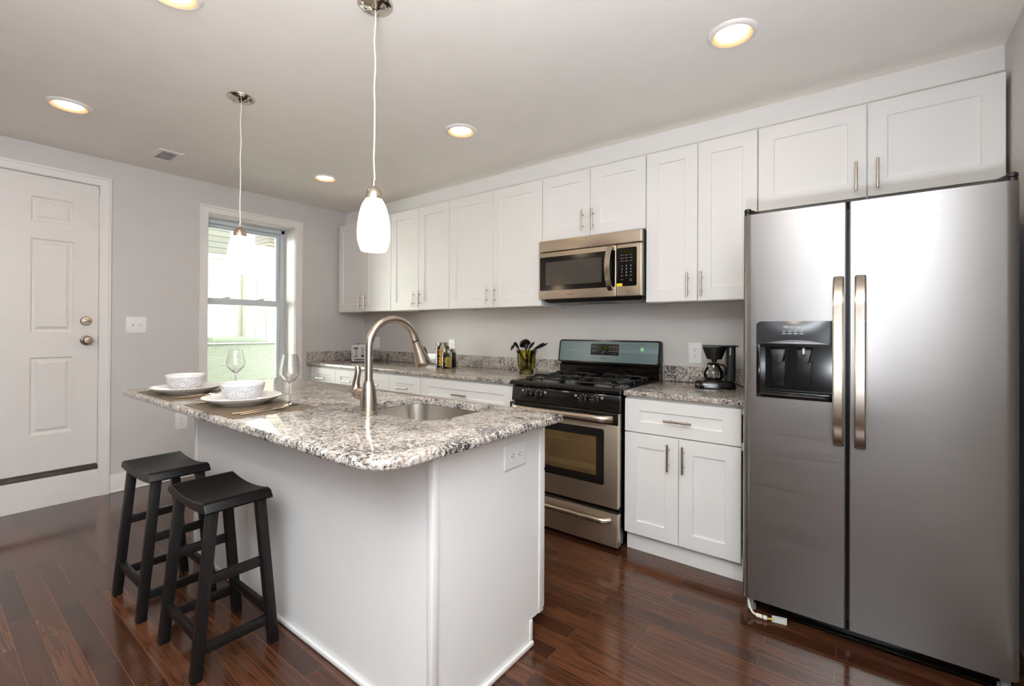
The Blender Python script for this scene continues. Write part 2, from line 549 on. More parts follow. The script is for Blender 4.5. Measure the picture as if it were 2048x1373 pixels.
def rrect(x0, x1, y0, y1, rad, ins=0.0, seg=8):
    """rounded rectangle outline, ccw; rad = radius or (x0y0, x1y0, x1y1, x0y1)"""
    r4 = rad if isinstance(rad, (list, tuple)) else [rad] * 4
    x0 += ins; x1 -= ins; y0 += ins; y1 -= ins
    r4 = [max(r - ins, 0.0005) for r in r4]
    out = []
    for (cx, cy, a0), r in zip(((x0, y0, PI), (x1, y0, 1.5 * PI), (x1, y1, 0), (x0, y1, 0.5 * PI)), r4):
        ox = cx + r if cx == x0 else cx - r; oy = cy + r if cy == y0 else cy - r
        for i in range(seg + 1):
            a = a0 + PI / 2 * i / seg
            out.append((ox + r * math.cos(a), oy + r * math.sin(a)))
    return out


def slab(fo, z0, z1, r, hole=None, hr=0.002, seg=4):
    """horizontal slab with an eased edge and an optional hole; fo(ins) and hole(ins) give outlines"""
    b = bmesh.new()

    def rings(fn, rr, sign):
        prof = [(rr * (1 - math.sin(PI / 2 * i / seg)), z0 + rr * (1 - math.cos(PI / 2 * i / seg))) for i in range(seg + 1)]
        prof += [(rr * (1 - math.cos(PI / 2 * i / seg)), z1 - rr * (1 - math.sin(PI / 2 * i / seg))) for i in range(seg + 1)]
        R = [[b.verts.new((x, y, z)) for x, y in fn(sign * i)] for i, z in prof]
        for a, c in zip(R[:-1], R[1:]):
            n = len(a)
            for i in range(n):
                j = (i + 1) % n; b.faces.new((a[i], a[j], c[j], c[i]))
        return R[0], R[-1]

    lo, hi = rings(fo, r, 1)
    caps = [[lo], [hi]]
    if hole:
        hl, hh = rings(hole, hr, -1); caps[0].append(hl); caps[1].append(hh)
    for loops in caps:
        if len(loops) == 1: b.faces.new(loops[0])
        else:
            ed = []
            for L in loops:
                for i in range(len(L)): ed.append(b.edges.get((L[i], L[(i + 1) % len(L)])))
            bmesh.ops.triangle_fill(b, use_beauty=True, use_dissolve=False, edges=ed)
    bmesh.ops.recalc_face_normals(b, faces=list(b.faces))
    m = MB(); return m.merge(b)


def shaker(x0, x1, z0, z1, yf, th=0.019, st=0.071, rl=0.073, rec=0.008, s=-1):
    """shaker front facing s*y with its face at yf"""
    b = bmesh.new()
    e = 0.0015

    def loop(dx, dz, y): return [b.verts.new(p) for p in ((x0 + dx, y, z0 + dz), (x1 - dx, y, z0 + dz), (x1 - dx, y, z1 - dz), (x0 + dx, y, z1 - dz))]
    L = [loop(0, 0, yf - s * th), loop(0, 0, yf - s * e), loop(e, e, yf), loop(st, rl, yf), loop(st + 0.0035, rl + 0.0035, yf - s * rec)]
    for a, c in zip(L[:-1], L[1:]):
        for i in range(4):
            j = (i + 1) % 4; b.faces.new((a[i], a[j], c[j], c[i]))
    b.faces.new(L[-1]); b.faces.new(list(reversed(L[0])))
    bmesh.ops.recalc_face_normals(b, faces=list(b.faces))
    return MB().merge(b)


def bar_pull(cx, cz, yf, ln=0.138, vertical=True, s=-1):
    m = MB(); r = 0.0058; y = yf + s * 0.031; d = Vector((0, 0, 1)) if vertical else Vector((1, 0, 0))
    c = Vector((cx, y, cz)); m.rod(c - d * ln / 2, c + d * ln / 2, r, 14)
    for k in (-1, 1):
        q = c + d * (k * ln * 0.275); m.cyl(q, (q.x, yf + s * 0.0002, q.z), 0.0042, 0.0042, 12)
    return m


# ------------------------------------------------------------------ room shell
H = 2.448; XR = 4.9; YR = -6.5
struct('floor', MB().box(-0.3, XR + 0.1, YR - 0.1, 0.1, -0.06, 0.0), M['floor'], smooth=False)
struct('ceiling', MB().box(-0.3, XR + 0.1, YR - 0.1, 0.1, H, H + 0.1), M['ceiling'], smooth=False)
struct('wall_back', MB().box(-0.3, XR + 0.1, 0.0, 0.1, 0.0, H), M['wall'], smooth=False)
struct('wall_right', MB().box(XR, XR + 0.1, YR, 0.0, 0.0, H), M['wall'], smooth=False)
m = MB(); m.box(0, XR, YR - 0.1, YR, 0, H)
struct('wall_front', m, M['wallfar'], smooth=False)
WY0, WY1, WZ0, WZ1 = -1.525, -0.778, 0.56, 2.19
DY0, DY1, DZ0, DZ1 = -3.035, -2.213, 0.20, 2.242
m = MB(); X0, X1 = -0.3, 0.0
m.box(X0, X1, YR, DY0, 0, H); m.box(X0, X1, DY0, DY1, DZ1, H); m.box(X0, X1, DY0, DY1, 0, DZ0 - 0.002)
m.box(X0, X1, DY1, WY0, 0, H); m.box(X0, X1, WY0, WY1, 0, WZ0); m.box(X0, X1, WY0, WY1, WZ1, H); m.box(X0, X1, WY1, 0, 0, H)
struct('wall_left', m, M['wall'], smooth=False)
struct('trim_1', MB().box(0.0, XR, -0.23, 0.0, 2.2925, H, 0.001, 1), M['white'])          # soffit board above the wall cabinets


def casing(m, y0, y1, z0, z1, w_, sill=None, t=0.018, floor=False):
    """flat mitred casing with a raised back band round an opening on the left wall"""
    zb = 0.0 if floor else (z0 if sill else z0)
    prof = [(0.0, 0.0002), (0.0, t - 0.004), (0.003, t - 0.001), (w_ - 0.018, t), (w_ - 0.015, t + 0.006), (w_ - 0.002, t + 0.006), (w_, t + 0.003), (w_, 0.0002)]

    def ring(k):
        out = []
        for d, x in prof:
            if k == 0: out.append((x, y0 - d, zb - (d if sill else 0)))
            elif k == 1: out.append((x, y0 - d, z1 + d))
            elif k == 2: out.append((x, y1 + d, z1 + d))
            else: out.append((x, y1 + d, zb - (d if sill else 0)))
        return out
    m.loft([ring(k) for k in range(4)], closed=bool(sill))


m = MB(); casing(m, DY0, DY1, DZ0, DZ1, 0.064, floor=True); struct('trim_2', m, M['trimwhite'])
m = MB(); m.box(0.001, 0.012, DY0, DY1, 0.0, DZ0 - 0.002, 0.001, 1); struct('trim_3', m, M['trimwhite'])  # riser board under the door
m = MB(); casing(m, WY0, WY1, WZ0, WZ1, 0.066, sill=True); struct('trim_4', m, M['trimwhite'])
m = MB()
for a, b_ in ((YR, DY0 - 0.066), (DY1 + 0.066, -0.66)):
    m.box(0.0, 0.014, a, b_, 0.0, 0.118, 0.002); m.box(0.0, 0.010, a, b_, 0.118, 0.134, 0.003); m.box(0.0, 0.022, a, b_, 0.0, 0.014, 0.004)
struct('baseboard_left', m, M['trimwhite'])
struct('baseboard_right', MB().box(XR - 0.014, XR, YR, -0.9, 0, 0.13, 0.003), M['trimwhite'])

# door with six raised panels
b = bmesh.new(); DX = -0.006
ys = [DY0 + 0.002, -2.905, -2.693, -2.557, -2.345, DY1 - 0.004]
zs = [0.240, 0.490, 1.012, 1.182, 1.815, 1.931, 2.097, DZ1 - 0.004]
vv = {}
for i, y in enumerate(ys):
    for j, z in enumerate(zs): vv[i, j] = b.verts.new((DX, y, z))
for i in range(5):
    for j in range(7):
        q = [vv[i, j], vv[i + 1, j], vv[i + 1, j + 1], vv[i, j + 1]]
        if i in (1, 3) and j in (1, 3, 5):
            prev = q
            for ins, x in ((0.010, DX - 0.010), (0.020, DX - 0.010), (0.040, DX - 0.001)):
                y0, y1, z0, z1 = ys[i] + ins, ys[i + 1] - ins, zs[j] + ins, zs[j + 1] - ins
                cur = [b.verts.new(p) for p in ((x, y0, z0), (x, y1, z0), (x, y1, z1), (x, y0, z1))]
                for k in range(4): b.faces.new((prev[k], prev[(k + 1) % 4], cur[(k + 1) % 4], cur[k]))
                prev = cur
            b.faces.new(prev)
        else: b.faces.new(q)
mb = MB().merge(b)
mb.box(DX - 0.04, DX - 0.0095, ys[0], ys[-1], zs[0], zs[-1])
for (a0, a1, c0, c1) in ((ys[0], ys[0] + .004, zs[0], zs[-1]), (ys[-1] - .004, ys[-1], zs[0], zs[-1]), (ys[0], ys[-1], zs[-1] - .004, zs[-1]), (ys[0], ys[-1], zs[0], zs[0] + .004)):
    mb.box(DX - 0.01, DX - 0.0002, a0, a1, c0, c1)
door = struct('door_1', mb, M['door'], smooth=False)
RX = Matrix.Rotation(PI / 2, 3, 'Y')      # lathe axis z -> +x
m = MB().lathe([(0, 0), (0.034, 0), (0.034, 0.004), (0.028, 0.009), (0.013, 0.013), (0.012, 0.03), (0.022, 0.036), (0.029, 0.047), (0.029, 0.056), (0.021, 0.064), (0, 0.066)], (DX, -2.278, 1.125), 28, RX)
obj('door_knob', m, M['nickel'], door)
m = MB().lathe([(0, 0), (0.032, 0), (0.032, 0.006), (0.026, 0.013), (0, 0.014)], (DX, -2.280, 1.263), 28, RX)
m.box(DX + 0.012, DX + 0.03, -2.301, -2.259, 1.257, 1.270, 0.003)
obj('deadbolt', m, M['nickel'], door)
m = MB().box(-0.02, -0.0095, DY1 - 0.003, DY1 + 0.004, 1.09, 1.15); obj('latch_plate', m, M['silvergrey'], door)
m = MB().hexa([(-0.05, DY0, DZ0 - .001), (0.013, DY0, DZ0 - .001), (0.013, DY1, DZ0 - .001), (-0.05, DY1, DZ0 - .001),
               (-0.05, DY0, 0.236), (0.004, DY0, 0.228), (0.004, DY1, 0.228), (-0.05, DY1, 0.236)], 0.003)
struct('trim_5', m, M['threshold'])

# window_1: double hung, set deep in the wall
win = struct('window_1', (lambda m: (m.box(-0.285, -0.205, WY0 + .001, WY0 + 0.036, WZ0 + .001, WZ1 - .001, 0.002), m.box(-0.285, -0.205, WY1 - 0.036, WY1 - .001, WZ0 + .001, WZ1 - .001, 0.002),
                                     m.box(-0.285, -0.205, WY0 + .001, WY1 - .001, WZ1 - 0.036, WZ1 - .001, 0.002), m.box(-0.285, -0.205, WY0 + .001, WY1 - .001, WZ0 + .001, WZ0 + 0.04, 0.002), m)[-1])(MB()), M['vinyl'])


def sash(nm, x0, x1, z0, z1, st, top, bot):
    y0, y1 = WY0 + 0.036, WY1 - 0.036
    m = MB(); m.box(x0, x1, y0, y0 + st, z0, z1, 0.003); m.box(x0, x1, y1 - st, y1, z0, z1, 0.003)
    m.box(x0, x1, y0 + st, y1 - st, z1 - top, z1, 0.003); m.box(x0, x1, y0 + st, y1 - st, z0, z0 + bot, 0.003)
    s = obj(nm, m, M['vinyl'], win)
    xm = (x0 + x1) / 2
    g = obj('pane', MB().box(xm - 0.002, xm + 0.002, y0 + st - .001, y1 - st + .001, z0 + bot - .001, z1 - top + .001), M['pane'], s)
    return s


sash('upper_sash', -0.275, -0.247, 1.43, WZ1 - 0.037, 0.028, 0.035, 0.03)
ls = sash('lower_sash', -0.243, -0.213, WZ0 + 0.041, 1.487, 0.034, 0.056, 0.05)
for yy in (-1.30, -1.0):
    m = MB().box(-0.24, -0.215, yy - 0.03, yy + 0.03, 1.487, 1.494, 0.002); m.box(-0.236, -0.22, yy - 0.006, yy + 0.045, 1.494, 1.503, 0.003)
    obj('sash_lock', m, M['vinyl'], ls)
obj('jamb_liner', (lambda m: (m.box(-0.204, -0.001, WY0 + .0005, WY0 + 0.004, WZ0, WZ1), m.box(-0.204, -0.001, WY1 - 0.004, WY1 - .0005, WZ0, WZ1),
                              m.box(-0.204, -0.001, WY0, WY1, WZ1 - 0.004, WZ1 - .0005), m.box(-0.204, -0.001, WY0, WY1, WZ0 + .0005, WZ0 + 0.012), m)[-1])(MB()), M['trimwhite'], win)

# ------------------------------------------------------------------ yard seen through the window
struct('ground', MB().box(-7.0, -0.3, -4.0, 4.0, -0.4, 0.0), M['concrete'], smooth=False)
t = thing('yard_wall', 'white parged wall of the yard beyond the window', 'wall', (-3.2, 0.0, 0.0))
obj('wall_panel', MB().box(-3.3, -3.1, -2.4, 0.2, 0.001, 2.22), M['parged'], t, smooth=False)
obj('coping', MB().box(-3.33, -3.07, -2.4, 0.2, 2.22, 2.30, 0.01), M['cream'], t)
t = thing('board_fence', 'cream board fence on the right of the yard beyond the window', 'fence', (-2.9, 0.6, 0.0))
m = MB()
for i in range(14): m.box(-2.95, -2.92, -0.02 + i * 0.15, -0.02 + i * 0.15 + 0.146, 0.05, 2.48, 0.004)
obj('board_panel', m, M['cream'], t)
m = MB()
for z in (0.5, 2.1): m.box(-2.99, -2.95, -0.02, 2.08, z, z + 0.09, 0.004)
m.box(-3.02, -2.95, -0.02, 0.06, 0.001, 2.48); m.box(-3.02, -2.95, 2.0, 2.08, 0.001, 2.48)
obj('rail', m, M['cream'], t)
t = thing('storage_bin', 'grey green resin storage bin with a green lid outside the window', 'bin', (-1.6, -0.6, 0.0))
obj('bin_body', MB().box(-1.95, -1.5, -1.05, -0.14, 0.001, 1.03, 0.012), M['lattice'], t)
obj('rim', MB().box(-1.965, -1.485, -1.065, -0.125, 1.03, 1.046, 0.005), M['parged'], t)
obj('lid', MB().hexa([(-1.92, -0.93, 1.0465), (-1.56, -0.93, 1.0465), (-1.56, -0.26, 1.0465), (-1.92, -0.26, 1.0465),
                      (-1.9, -0.9, 1.115), (-1.6, -0.9, 1.10), (-1.6, -0.45, 1.10), (-1.9, -0.45, 1.115)], 0.01), M['greenlid'], t, label='green lid')
t = thing('neighbour_house', 'grey lap sided house far beyond the window at upper left', 'house', (-5.5, 0.1, 0.0))
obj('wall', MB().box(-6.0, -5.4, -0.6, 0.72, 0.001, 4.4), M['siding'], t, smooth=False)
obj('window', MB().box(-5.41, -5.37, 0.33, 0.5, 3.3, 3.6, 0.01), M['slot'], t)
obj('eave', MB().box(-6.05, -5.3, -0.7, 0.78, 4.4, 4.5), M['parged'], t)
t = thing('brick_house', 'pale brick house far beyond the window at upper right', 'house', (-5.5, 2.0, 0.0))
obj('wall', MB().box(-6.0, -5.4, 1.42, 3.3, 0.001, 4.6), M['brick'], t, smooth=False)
for k, (yy, zz) in enumerate(((1.7, 3.0), (2.15, 3.0), (1.7, 3.6), (2.15, 3.6))):
    obj('window', MB().box(-5.41, -5.38, yy, yy + 0.2, zz, zz + 0.2, 0.01), M['slot'], t)

# ------------------------------------------------------------------ outlets and switches
def receptacle(cz):
    m = MB()
    pts = rrect(-0.0165, 0.0165, cz - 0.0145, cz + 0.0145, 0.011, 0, 5)
    m.loft([[(x, -0.0046, z) for x, z in pts], [(x, -0.0068, z) for x, z in pts]])
    m.mi = 1
    m.box(-0.0075, -0.0055, -0.0073, -0.0066, cz + 0.0005, cz + 0.0085); m.box(0.0050, 0.0070, -0.0073, -0.0066, cz + 0.0015, cz + 0.0075)
    m.cyl((0, -0.0073, cz - 0.006), (0, -0.0066, cz - 0.006), 0.0026, 0.0026, 10)
    return m


def plate(wd, ht, rz=None):
    m = MB()
    rs = []
    for ins, y in ((0.0, -0.0004), (0.0, -0.002), (0.002, -0.004), (0.005, -0.005)):
        rs.append([(x, y, z) for x, z in rrect(-wd / 2, wd / 2, -ht / 2, ht / 2, 0.004, ins, 3)])
    return m.loft(rs)


def turned(mb, roll):
    return mb.xform(Matrix.Rotation(roll, 4, 'Y')) if roll else mb


def outlet(label, loc, rotz, wd=0.084, ht=0.135, roll=0.0):
    t = thing('wall_outlet', label, 'outlet', loc, rotz, 'white wall outlets')
    obj('cover_plate', turned(plate(wd, ht), roll), M['plastic'], t, True)
    for cz in (0.0205, -0.0205): obj('receptacle', turned(receptacle(cz), roll), [M['plastic'], M['slot']], t, True)
    m = MB().cyl((0, -0.0049, 0), (0, -0.006, 0), 0.0028, 0.0024, 10); obj('screw', turned(m, roll), M['plastic'], t, True)
    return t


outlet('white duplex outlet low on the grey wall beside the island overhang', (0.0, -1.703, 0.462), PI / 2)
outlet('white duplex outlet on the splash wall between range and coffee maker', (3.558, 0.0, 1.072), 0.0)
outlet('white duplex outlet on the splash wall right behind the pasta jars', (1.373, 0.0, 1.055), 0.0)
outlet('white outlet lying sideways on the end panel of the island', (3.402, -1.701, 0.757), PI / 2, 0.092, 0.133, PI / 2)


def switch(label, loc, rotz, wd, xs, ht=0.125):
    t = thing('light_switch', label, 'switch', loc, rotz)
    obj('cover_plate', plate(wd, ht), M['plastic'], t, True)
    for x in xs:
        m = MB().hexa([(x - 0.004, -0.005, -0.010), (x + 0.004, -0.005, -0.010), (x + 0.004, -0.005, 0.010), (x - 0.004, -0.005, 0.010),
                       (x - 0.0035, -0.016, 0.004), (x + 0.0035, -0.016, 0.004), (x + 0.0035, -0.013, 0.009), (x - 0.0035, -0.013, 0.009)], 0.0008)
        obj('toggle', m, M['plastic'], t, True)
        for z in (-0.03, 0.03): obj('screw', MB().cyl((x, -0.0049, z), (x, -0.006, z), 0.0026, 0.0022, 10), M['plastic'], t, True)


switch('white double toggle switch on the grey wall right of the door', (0.0, -1.997, 1.237), PI / 2, 0.125, (-0.023, 0.023))
switch('white switch plate on the splash wall behind the faucet arch', (0.22, 0.0, 1.068), 0.0, 0.13, (-0.023, 0.023))

# ------------------------------------------------------------------ ceiling fittings
def can_light(label, x, y):
    t = thing('recessed_light', label, 'ceiling light', (x, y, H), 0, 'recessed ceiling lights')
    m = MB().lathe([(0.0780, -0.0125), (0.084, -0.0130), (0.092, -0.0085), (0.097, -0.0020), (0.097, -0.0005), (0.0775, -0.0005), (0.0775, -0.0120), (0.0780, -0.0125)], (0, 0, 0), 48)
    obj('trim_ring', m, M['trimwhite'], t, True)
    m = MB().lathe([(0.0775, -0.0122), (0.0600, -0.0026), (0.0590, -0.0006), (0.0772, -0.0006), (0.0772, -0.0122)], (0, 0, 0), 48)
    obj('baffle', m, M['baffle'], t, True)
    obj('lens', MB().lathe([(0, -0.0006), (0.0588, -0.0006), (0.0588, -0.0022), (0.045, -0.0034), (0, -0.0040)], (0, 0, 0), 40), M['lens'], t, True)
    return t


can_light('lit recessed ceiling light in front of the cabinets above the range', 3.985, -0.995)
can_light('lit recessed ceiling light between the near pendant and the wall cabinets', 2.432, -0.993)
can_light('small lit recessed ceiling light nearest the window corner', 0.921, -1.006)
can_light('lit recessed ceiling light above the white door', 0.912, -2.516)
can_light('recessed ceiling light cut off by the top edge left of the near pendant', 2.40, -2.47)

t = thing('ceiling_vent', 'white square ceiling air vent near the door wall', 'vent', (0.435, -1.945, H))
m = MB(); X0, X1, Y0, Y1 = 0.29, 0.58, -2.02, -1.87
m.box(X0, X1, Y0, Y0 + 0.03, H - 0.008, H - 0.0005, 0.002); m.box(X0, X1, Y1 - 0.03, Y1, H - 0.008, H - 0.0005, 0.002)
m.box(X0, X0 + 0.06, Y0 + .03, Y1 - .03, H - 0.008, H - 0.0005, 0.002); m.box(X1 - 0.03, X1, Y0 + .03, Y1 - .03, H - 0.008, H - 0.0005, 0.002)
obj('frame', m, M['trimwhite'], t)
obj('duct', MB().box(X0 + 0.06, X1 - 0.03, Y0 + 0.03, Y1 - 0.03, H - 0.0016, H - 0.0006), M['slot'], t)
for i in range(8):
    x = X0 + 0.070 + i * 0.0255
    obj('louvre', MB().box(x, x + 0.006, Y0 + .03, Y1 - .03, H - .0075, H - .0060), M['trimwhite'], t)


def pendant(label, x, y):
    t = thing('pendant_lamp', label, 'pendant lamp', (x, y, H), 0, 'glass pendants over the island')
    m = MB().lathe([(0, -0.034), (0.004, -0.033), (0.006, -0.028), (0.014, -0.022), (0.040, -0.016), (0.060, -0.010), (0.0655, -0.004), (0.066, -0.0005), (0, -0.0005)], (0, 0, 0), 40)
    obj('canopy', m, M['chrome'], t, True)
    for a in (0.5, 0.5 + PI):
        p = Vector((0.042 * math.cos(a), 0.042 * math.sin(a), 0))
        obj('canopy_screw', MB().lathe([(0, -0.026), (0.004, -0.024), (0.0045, -0.020), (0.002, -0.016), (0.002, -0.012), (0, -0.012)], p, 12), M['chrome'], t, True)
    pts = [(0.0016 * math.sin(i * 1.1), 0.0016 * math.cos(i * 0.8), -0.03 - i * (0.643 / 24)) for i in range(25)]
    obj('cord', MB().tube(pts, 0.0030, 8), M['hose'], t, True)
    z = -H
    m = MB().lathe([(0, 1.778), (0.006, 1.778), (0.0065, 1.757), (0.012, 1.754), (0.021, 1.748), (0.0275, 1.737), (0.0305, 1.724), (0.0315, 1.712), (0.0315, 1.706), (0.0298, 1.706), (0.0298, 1.7165), (0, 1.7165)][::-1], (0, 0, z), 32)
    obj('socket_cap', m, M['nickel'], t, True)
    out = [(0.025, 1.7155), (0.0285, 1.707), (0.036, 1.698), (0.0455, 1.678), (0.0530, 1.650), (0.0585, 1.615), (0.0605, 1.580), (0.0590, 1.553), (0.0545, 1.533), (0.0480, 1.516), (0.0450, 1.5105)]
    inn = [(r - 0.003, zz + (0.002 if i == len(out) - 1 else 0)) for i, (r, zz) in enumerate(out)][::-1]
    obj('glass_shade', MB().lathe(out + inn + [out[0]], (0, 0, z), 40), M['shade'], t, True)
    return t


pendant('near pendant lamp with white glass shade above the faucet', 2.942, -1.985)
pendant('far pendant lamp with white glass shade in front of the window', 1.766, -1.981)

# ------------------------------------------------------------------ wall cabinets
YU = -0.332
WU = [0.037, 0.898, 1.664, 2.595, 3.358, 3.971, 4.889]
ZB = [1.384, 1.384, 1.384, 1.838, 1.384, 1.846]
SPL = [0.478, 1.281, 2.138, 2.976, 3.663, 4.432]
LBL = ['white two door wall cabinet in the corner by the window', 'white two door wall cabinet behind the near pendant shade',
       'wide white two door wall cabinet left of the microwave', 'short white wall cabinet directly above the microwave',
       'white two door wall cabinet between microwave and refrigerator', 'white two door wall cabinet above the refrigerator']
HZ = [1.484, 1.484, 1.483, 1.945, 1.4815, 1.947]
HOFF = [(0.091, 0.012), (0.081, 0.008), (0.076, 0.015), (0.056, 0.018), (0.052, 0.024), (0.040, 0.037)]
for i in range(6):
    x0, x1, zb = WU[i], WU[i + 1], ZB[i]
    t = thing('wall_cabinet', LBL[i], 'cabinet', (x0, 0, zb), 0, 'white wall cabinets')
    m = MB(); yb = YU + 0.021
    m.box(x0 + .001, x0 + 0.019, yb, -0.001, zb, 2.2915); m.box(x1 - 0.019, x1 - .001, yb, -0.001, zb, 2.2915)
    m.box(x0 + .019, x1 - .019, yb, -0.001, 2.27, 2.2915); m.box(x0 + .019, x1 - .019, yb, yb + 0.018, zb, zb + 0.03)
    m.box(x0 + .019, x1 - .019, yb, yb + 0.018, 2.2, 2.27); m.box((x0 + x1) / 2 - .02, (x0 + x1) / 2 + .02, yb, yb + 0.018, zb + .03, 2.2)
    obj('carcass', m, M['white'], t)
    obj('bottom_panel', MB().box(x0 + .019, x1 - .019, yb + 0.018, -0.001, zb + 0.014, zb + 0.026), M['tan'], t, label='bare plywood underside')
    gp = 0.003 if i == 5 else 0.0017
    for k, (a, c) in enumerate(((x0 + 0.003, SPL[i] - gp), (SPL[i] + gp, x1 - 0.003))):
        d = obj('door', shaker(a, c, zb + 0.004, 2.289, YU), M['white'], t)
        hx = SPL[i] + ((-0.047) if k == 0 else 0.030)
        if i == 5: hx = SPL[i] + (-0.041, 0.039)[k]
        if i == 0: hx = SPL[i] + (-0.086, -0.001 + 0.012)[k]
        if i == 0: hx = (0.425, 0.515)[k]
        elif i in (1, 2, 3, 4): hx = SPL[i] + (-0.050, 0.026)[k]
        obj('handle', bar_pull(hx, HZ[i], YU), M['nickel'], d)

# ------------------------------------------------------------------ base cabinets
YB = -0.644; ZC = 0.885


def base_cab(label, x0, x1, drawers, doors, hoffs, group='white base cabinets'):
    t = thing('base_cabinet', label, 'cabinet', (x0, 0, 0), 0, group)
    yb = YB + 0.021; m = MB()
    m.box(x0 + .001, x0 + .019, yb, -0.001, 0.10, ZC - 0.0305); m.box(x1 - .019, x1 - .001, yb, -0.001, 0.10, ZC - 0.0305)
    m.box(x0 + .019, x1 - .019, yb, -0.001, 0.10, 0.118); m.box(x0 + .019, x1 - .019, yb, yb + .018, 0.815, ZC - 0.0305)
    m.box(x0 + .019, x1 - .019, yb, yb + .018, 0.64, 0.675)
    obj('carcass', m, M['white'], t)
    obj('toe_kick', MB().box(x0 + 0.001, x1 - .001, -0.603, -0.588, 0.001, 0.10), M['white'], t)
    for (a, c), ho in zip(drawers, hoffs):
        d = obj('drawer', shaker(a + .0015, c - .0015, 0.661, 0.840, YB, st=min(0.085, 0.2 * (c - a)), rl=0.060), M['white'], t)
        obj('handle', bar_pull((a + c) / 2 + ho, 0.744, YB, 0.143, False), M['nickel'], d)
    for k, (a, c) in enumerate(doors):
        d = obj('door', shaker(a + .0015, c - .0015, 0.104, 0.655, YB), M['white'], t)
        hx = (c - 0.049) if k % 2 == 0 else (a + 0.028)
        obj('handle', bar_pull(hx, 0.554, YB, 0.141), M['nickel'], d)
    return t


base_cab('white base cabinet with two drawers in the corner by the window', 0.04, 0.918, [(0.065, 0.49), (0.49, 0.916)], [(0.065, 0.49), (0.49, 0.916)], (0.0, 0.0))
base_cab('white base cabinet with two drawers behind the faucet', 0.918, 1.672, [(0.92, 1.295), (1.295, 1.67)], [(0.92, 1.295), (1.295, 1.67)], (0, 0))
base_cab('white base cabinet with one wide drawer left of the range', 1.672, 2.592, [(1.674, 2.59)], [(1.674, 2.132), (2.132, 2.59)], (-0.02,))
base_cab('white base cabinet with drawer and two doors between range and refrigerator', 3.362, 3.985, [(3.3625, 3.956)], [(3.3625, 3.659), (3.659, 3.956)], (0.0,))
m = slab(lambda i: rrect(0.001, 2.594, -0.658, -0.001, 0.003, i), ZC - 0.03, ZC, 0.008)
t = obj('countertop', m, M['granite']); tag(t, 'long speckled granite countertop along the splash wall left of the range', 'countertop', 'granite countertops')
m = slab(lambda i: rrect(3.3605, 3.992, -0.658, -0.001, 0.003, i), ZC - 0.03, ZC, 0.008)
t = obj('countertop', m, M['granite']); tag(t, 'short speckled granite countertop under the coffee maker', 'countertop', 'granite countertops')
m = MB().box(0.022, 2.594, -0.021, -0.001, ZC + .0005, ZC + 0.1, 0.002); m.box(0.001, 0.021, -0.656, -0.001, ZC + .0005, ZC + 0.1, 0.002)
t = obj('backsplash', m, M['granite']); tag(t, 'low granite backsplash running from the corner to the range', 'backsplash', 'granite backsplashes')
m = MB().box(3.3605, 3.992, -0.021, -0.001, ZC + .0005, ZC + 0.1, 0.002)
t = obj('backsplash', m, M['granite']); tag(t, 'short granite backsplash behind the coffee maker', 'backsplash', 'granite backsplashes')

# ------------------------------------------------------------------ island
IZ = 0.89
t = thing('kitchen_island', 'white kitchen island base with plain panels', 'island', (2.5, -1.8, 0))
m = MB(); m.box(1.535, 3.395, -2.10, -2.082, 0.001, IZ - 0.031)
obj('front_panel', m, M['white'], t)
b = MB()   # end panel with toe notch
out = [(-2.082, 0.001), (-1.585, 0.001), (-1.585, 0.10), (-1.512, 0.10), (-1.512, IZ - 0.031), (-2.082, IZ - 0.031)]
for x0, x1 in ((1.535, 1.553), (3.382, 3.40)):
    b = MB(); b.loft([[(x0, y, z) for y, z in out], [(x1, y, z) for y, z in out]]); obj('end_panel', b, M['white'], t, smooth=False)
m = MB().box(3.383, 3.407, -2.107, -2.080, 0.001, IZ - 0.0315, 0.003); m.box(1.527, 1.552, -2.107, -2.082, 0.001, IZ - 0.0315, 0.003)
obj('corner_trim', m, M['white'], t)
m = MB().box(3.384, 3.405, -1.540, -1.512, 0.10, IZ - 0.0315, 0.002); obj('stile', m, M['white'], t)
m = MB(); m.box(1.54, 3.39, -2.113, -2.1005, 0.0008, 0.022, 0.006, 3); m.box(3.4005, 3.413, -2.113, -1.585, 0.0008, 0.022, 0.006, 3)
m.box(3.4005, 3.4055, -1.602, -1.585, 0.02, 0.10, 0.002)
obj('shoe_moulding', m, M['white'], t)
m = MB().box(1.553, 3.382, -1.60, -1.586, 0.001, 0.10); obj('toe_kick', m, M['white'], t)
m = MB().box(1.553, 3.382, -2.08, -1.515, 0.10, 0.118); m.box(1.553, 3.382, -1.530, -1.512, 0.845, IZ - 0.032); obj('carcass', m, M['white'], t)
for a, c in ((1.54, 2.16), (2.16, 2.78), (2.78, 3.396)):
    d = obj('drawer', shaker(a + .0015, c - .0015, 0.659, 0.84, -1.490, th=0.0195, st=0.085, rl=0.06, s=1), M['white'], t)
    obj('handle', bar_pull((a + c) / 2, 0.744, -1.490, 0.143, False, s=1), M['nickel'], d)
    d = obj('door', shaker(a + .0015, c - .0015, 0.104, 0.653, -1.490, th=0.0195, s=1), M['white'], t)
    obj('handle', bar_pull(c - 0.05, 0.554, -1.490, 0.141, s=1), M['nickel'], d)
HX = (2.705, 3.205, -1.943, -1.557)
m = slab(lambda i: rrect(1.297, 3.497, -2.367, -1.499, (0.035, 0.115, 0.03, 0.035), i, 10), IZ - 0.03, IZ, 0.011,
         hole=lambda i: rrect(*HX, 0.075, i, 10), hr=0.003)
t = obj('island_countertop', m, M['granite'], origin=(2.4, -1.93, IZ - 0.03)); tag(t, 'speckled granite island top with rounded corner and sink cutout', 'countertop', 'granite countertops')

t = thing('kitchen_sink', 'undermount stainless steel sink in the island top', 'sink', (2.955, -1.75, 0.68))


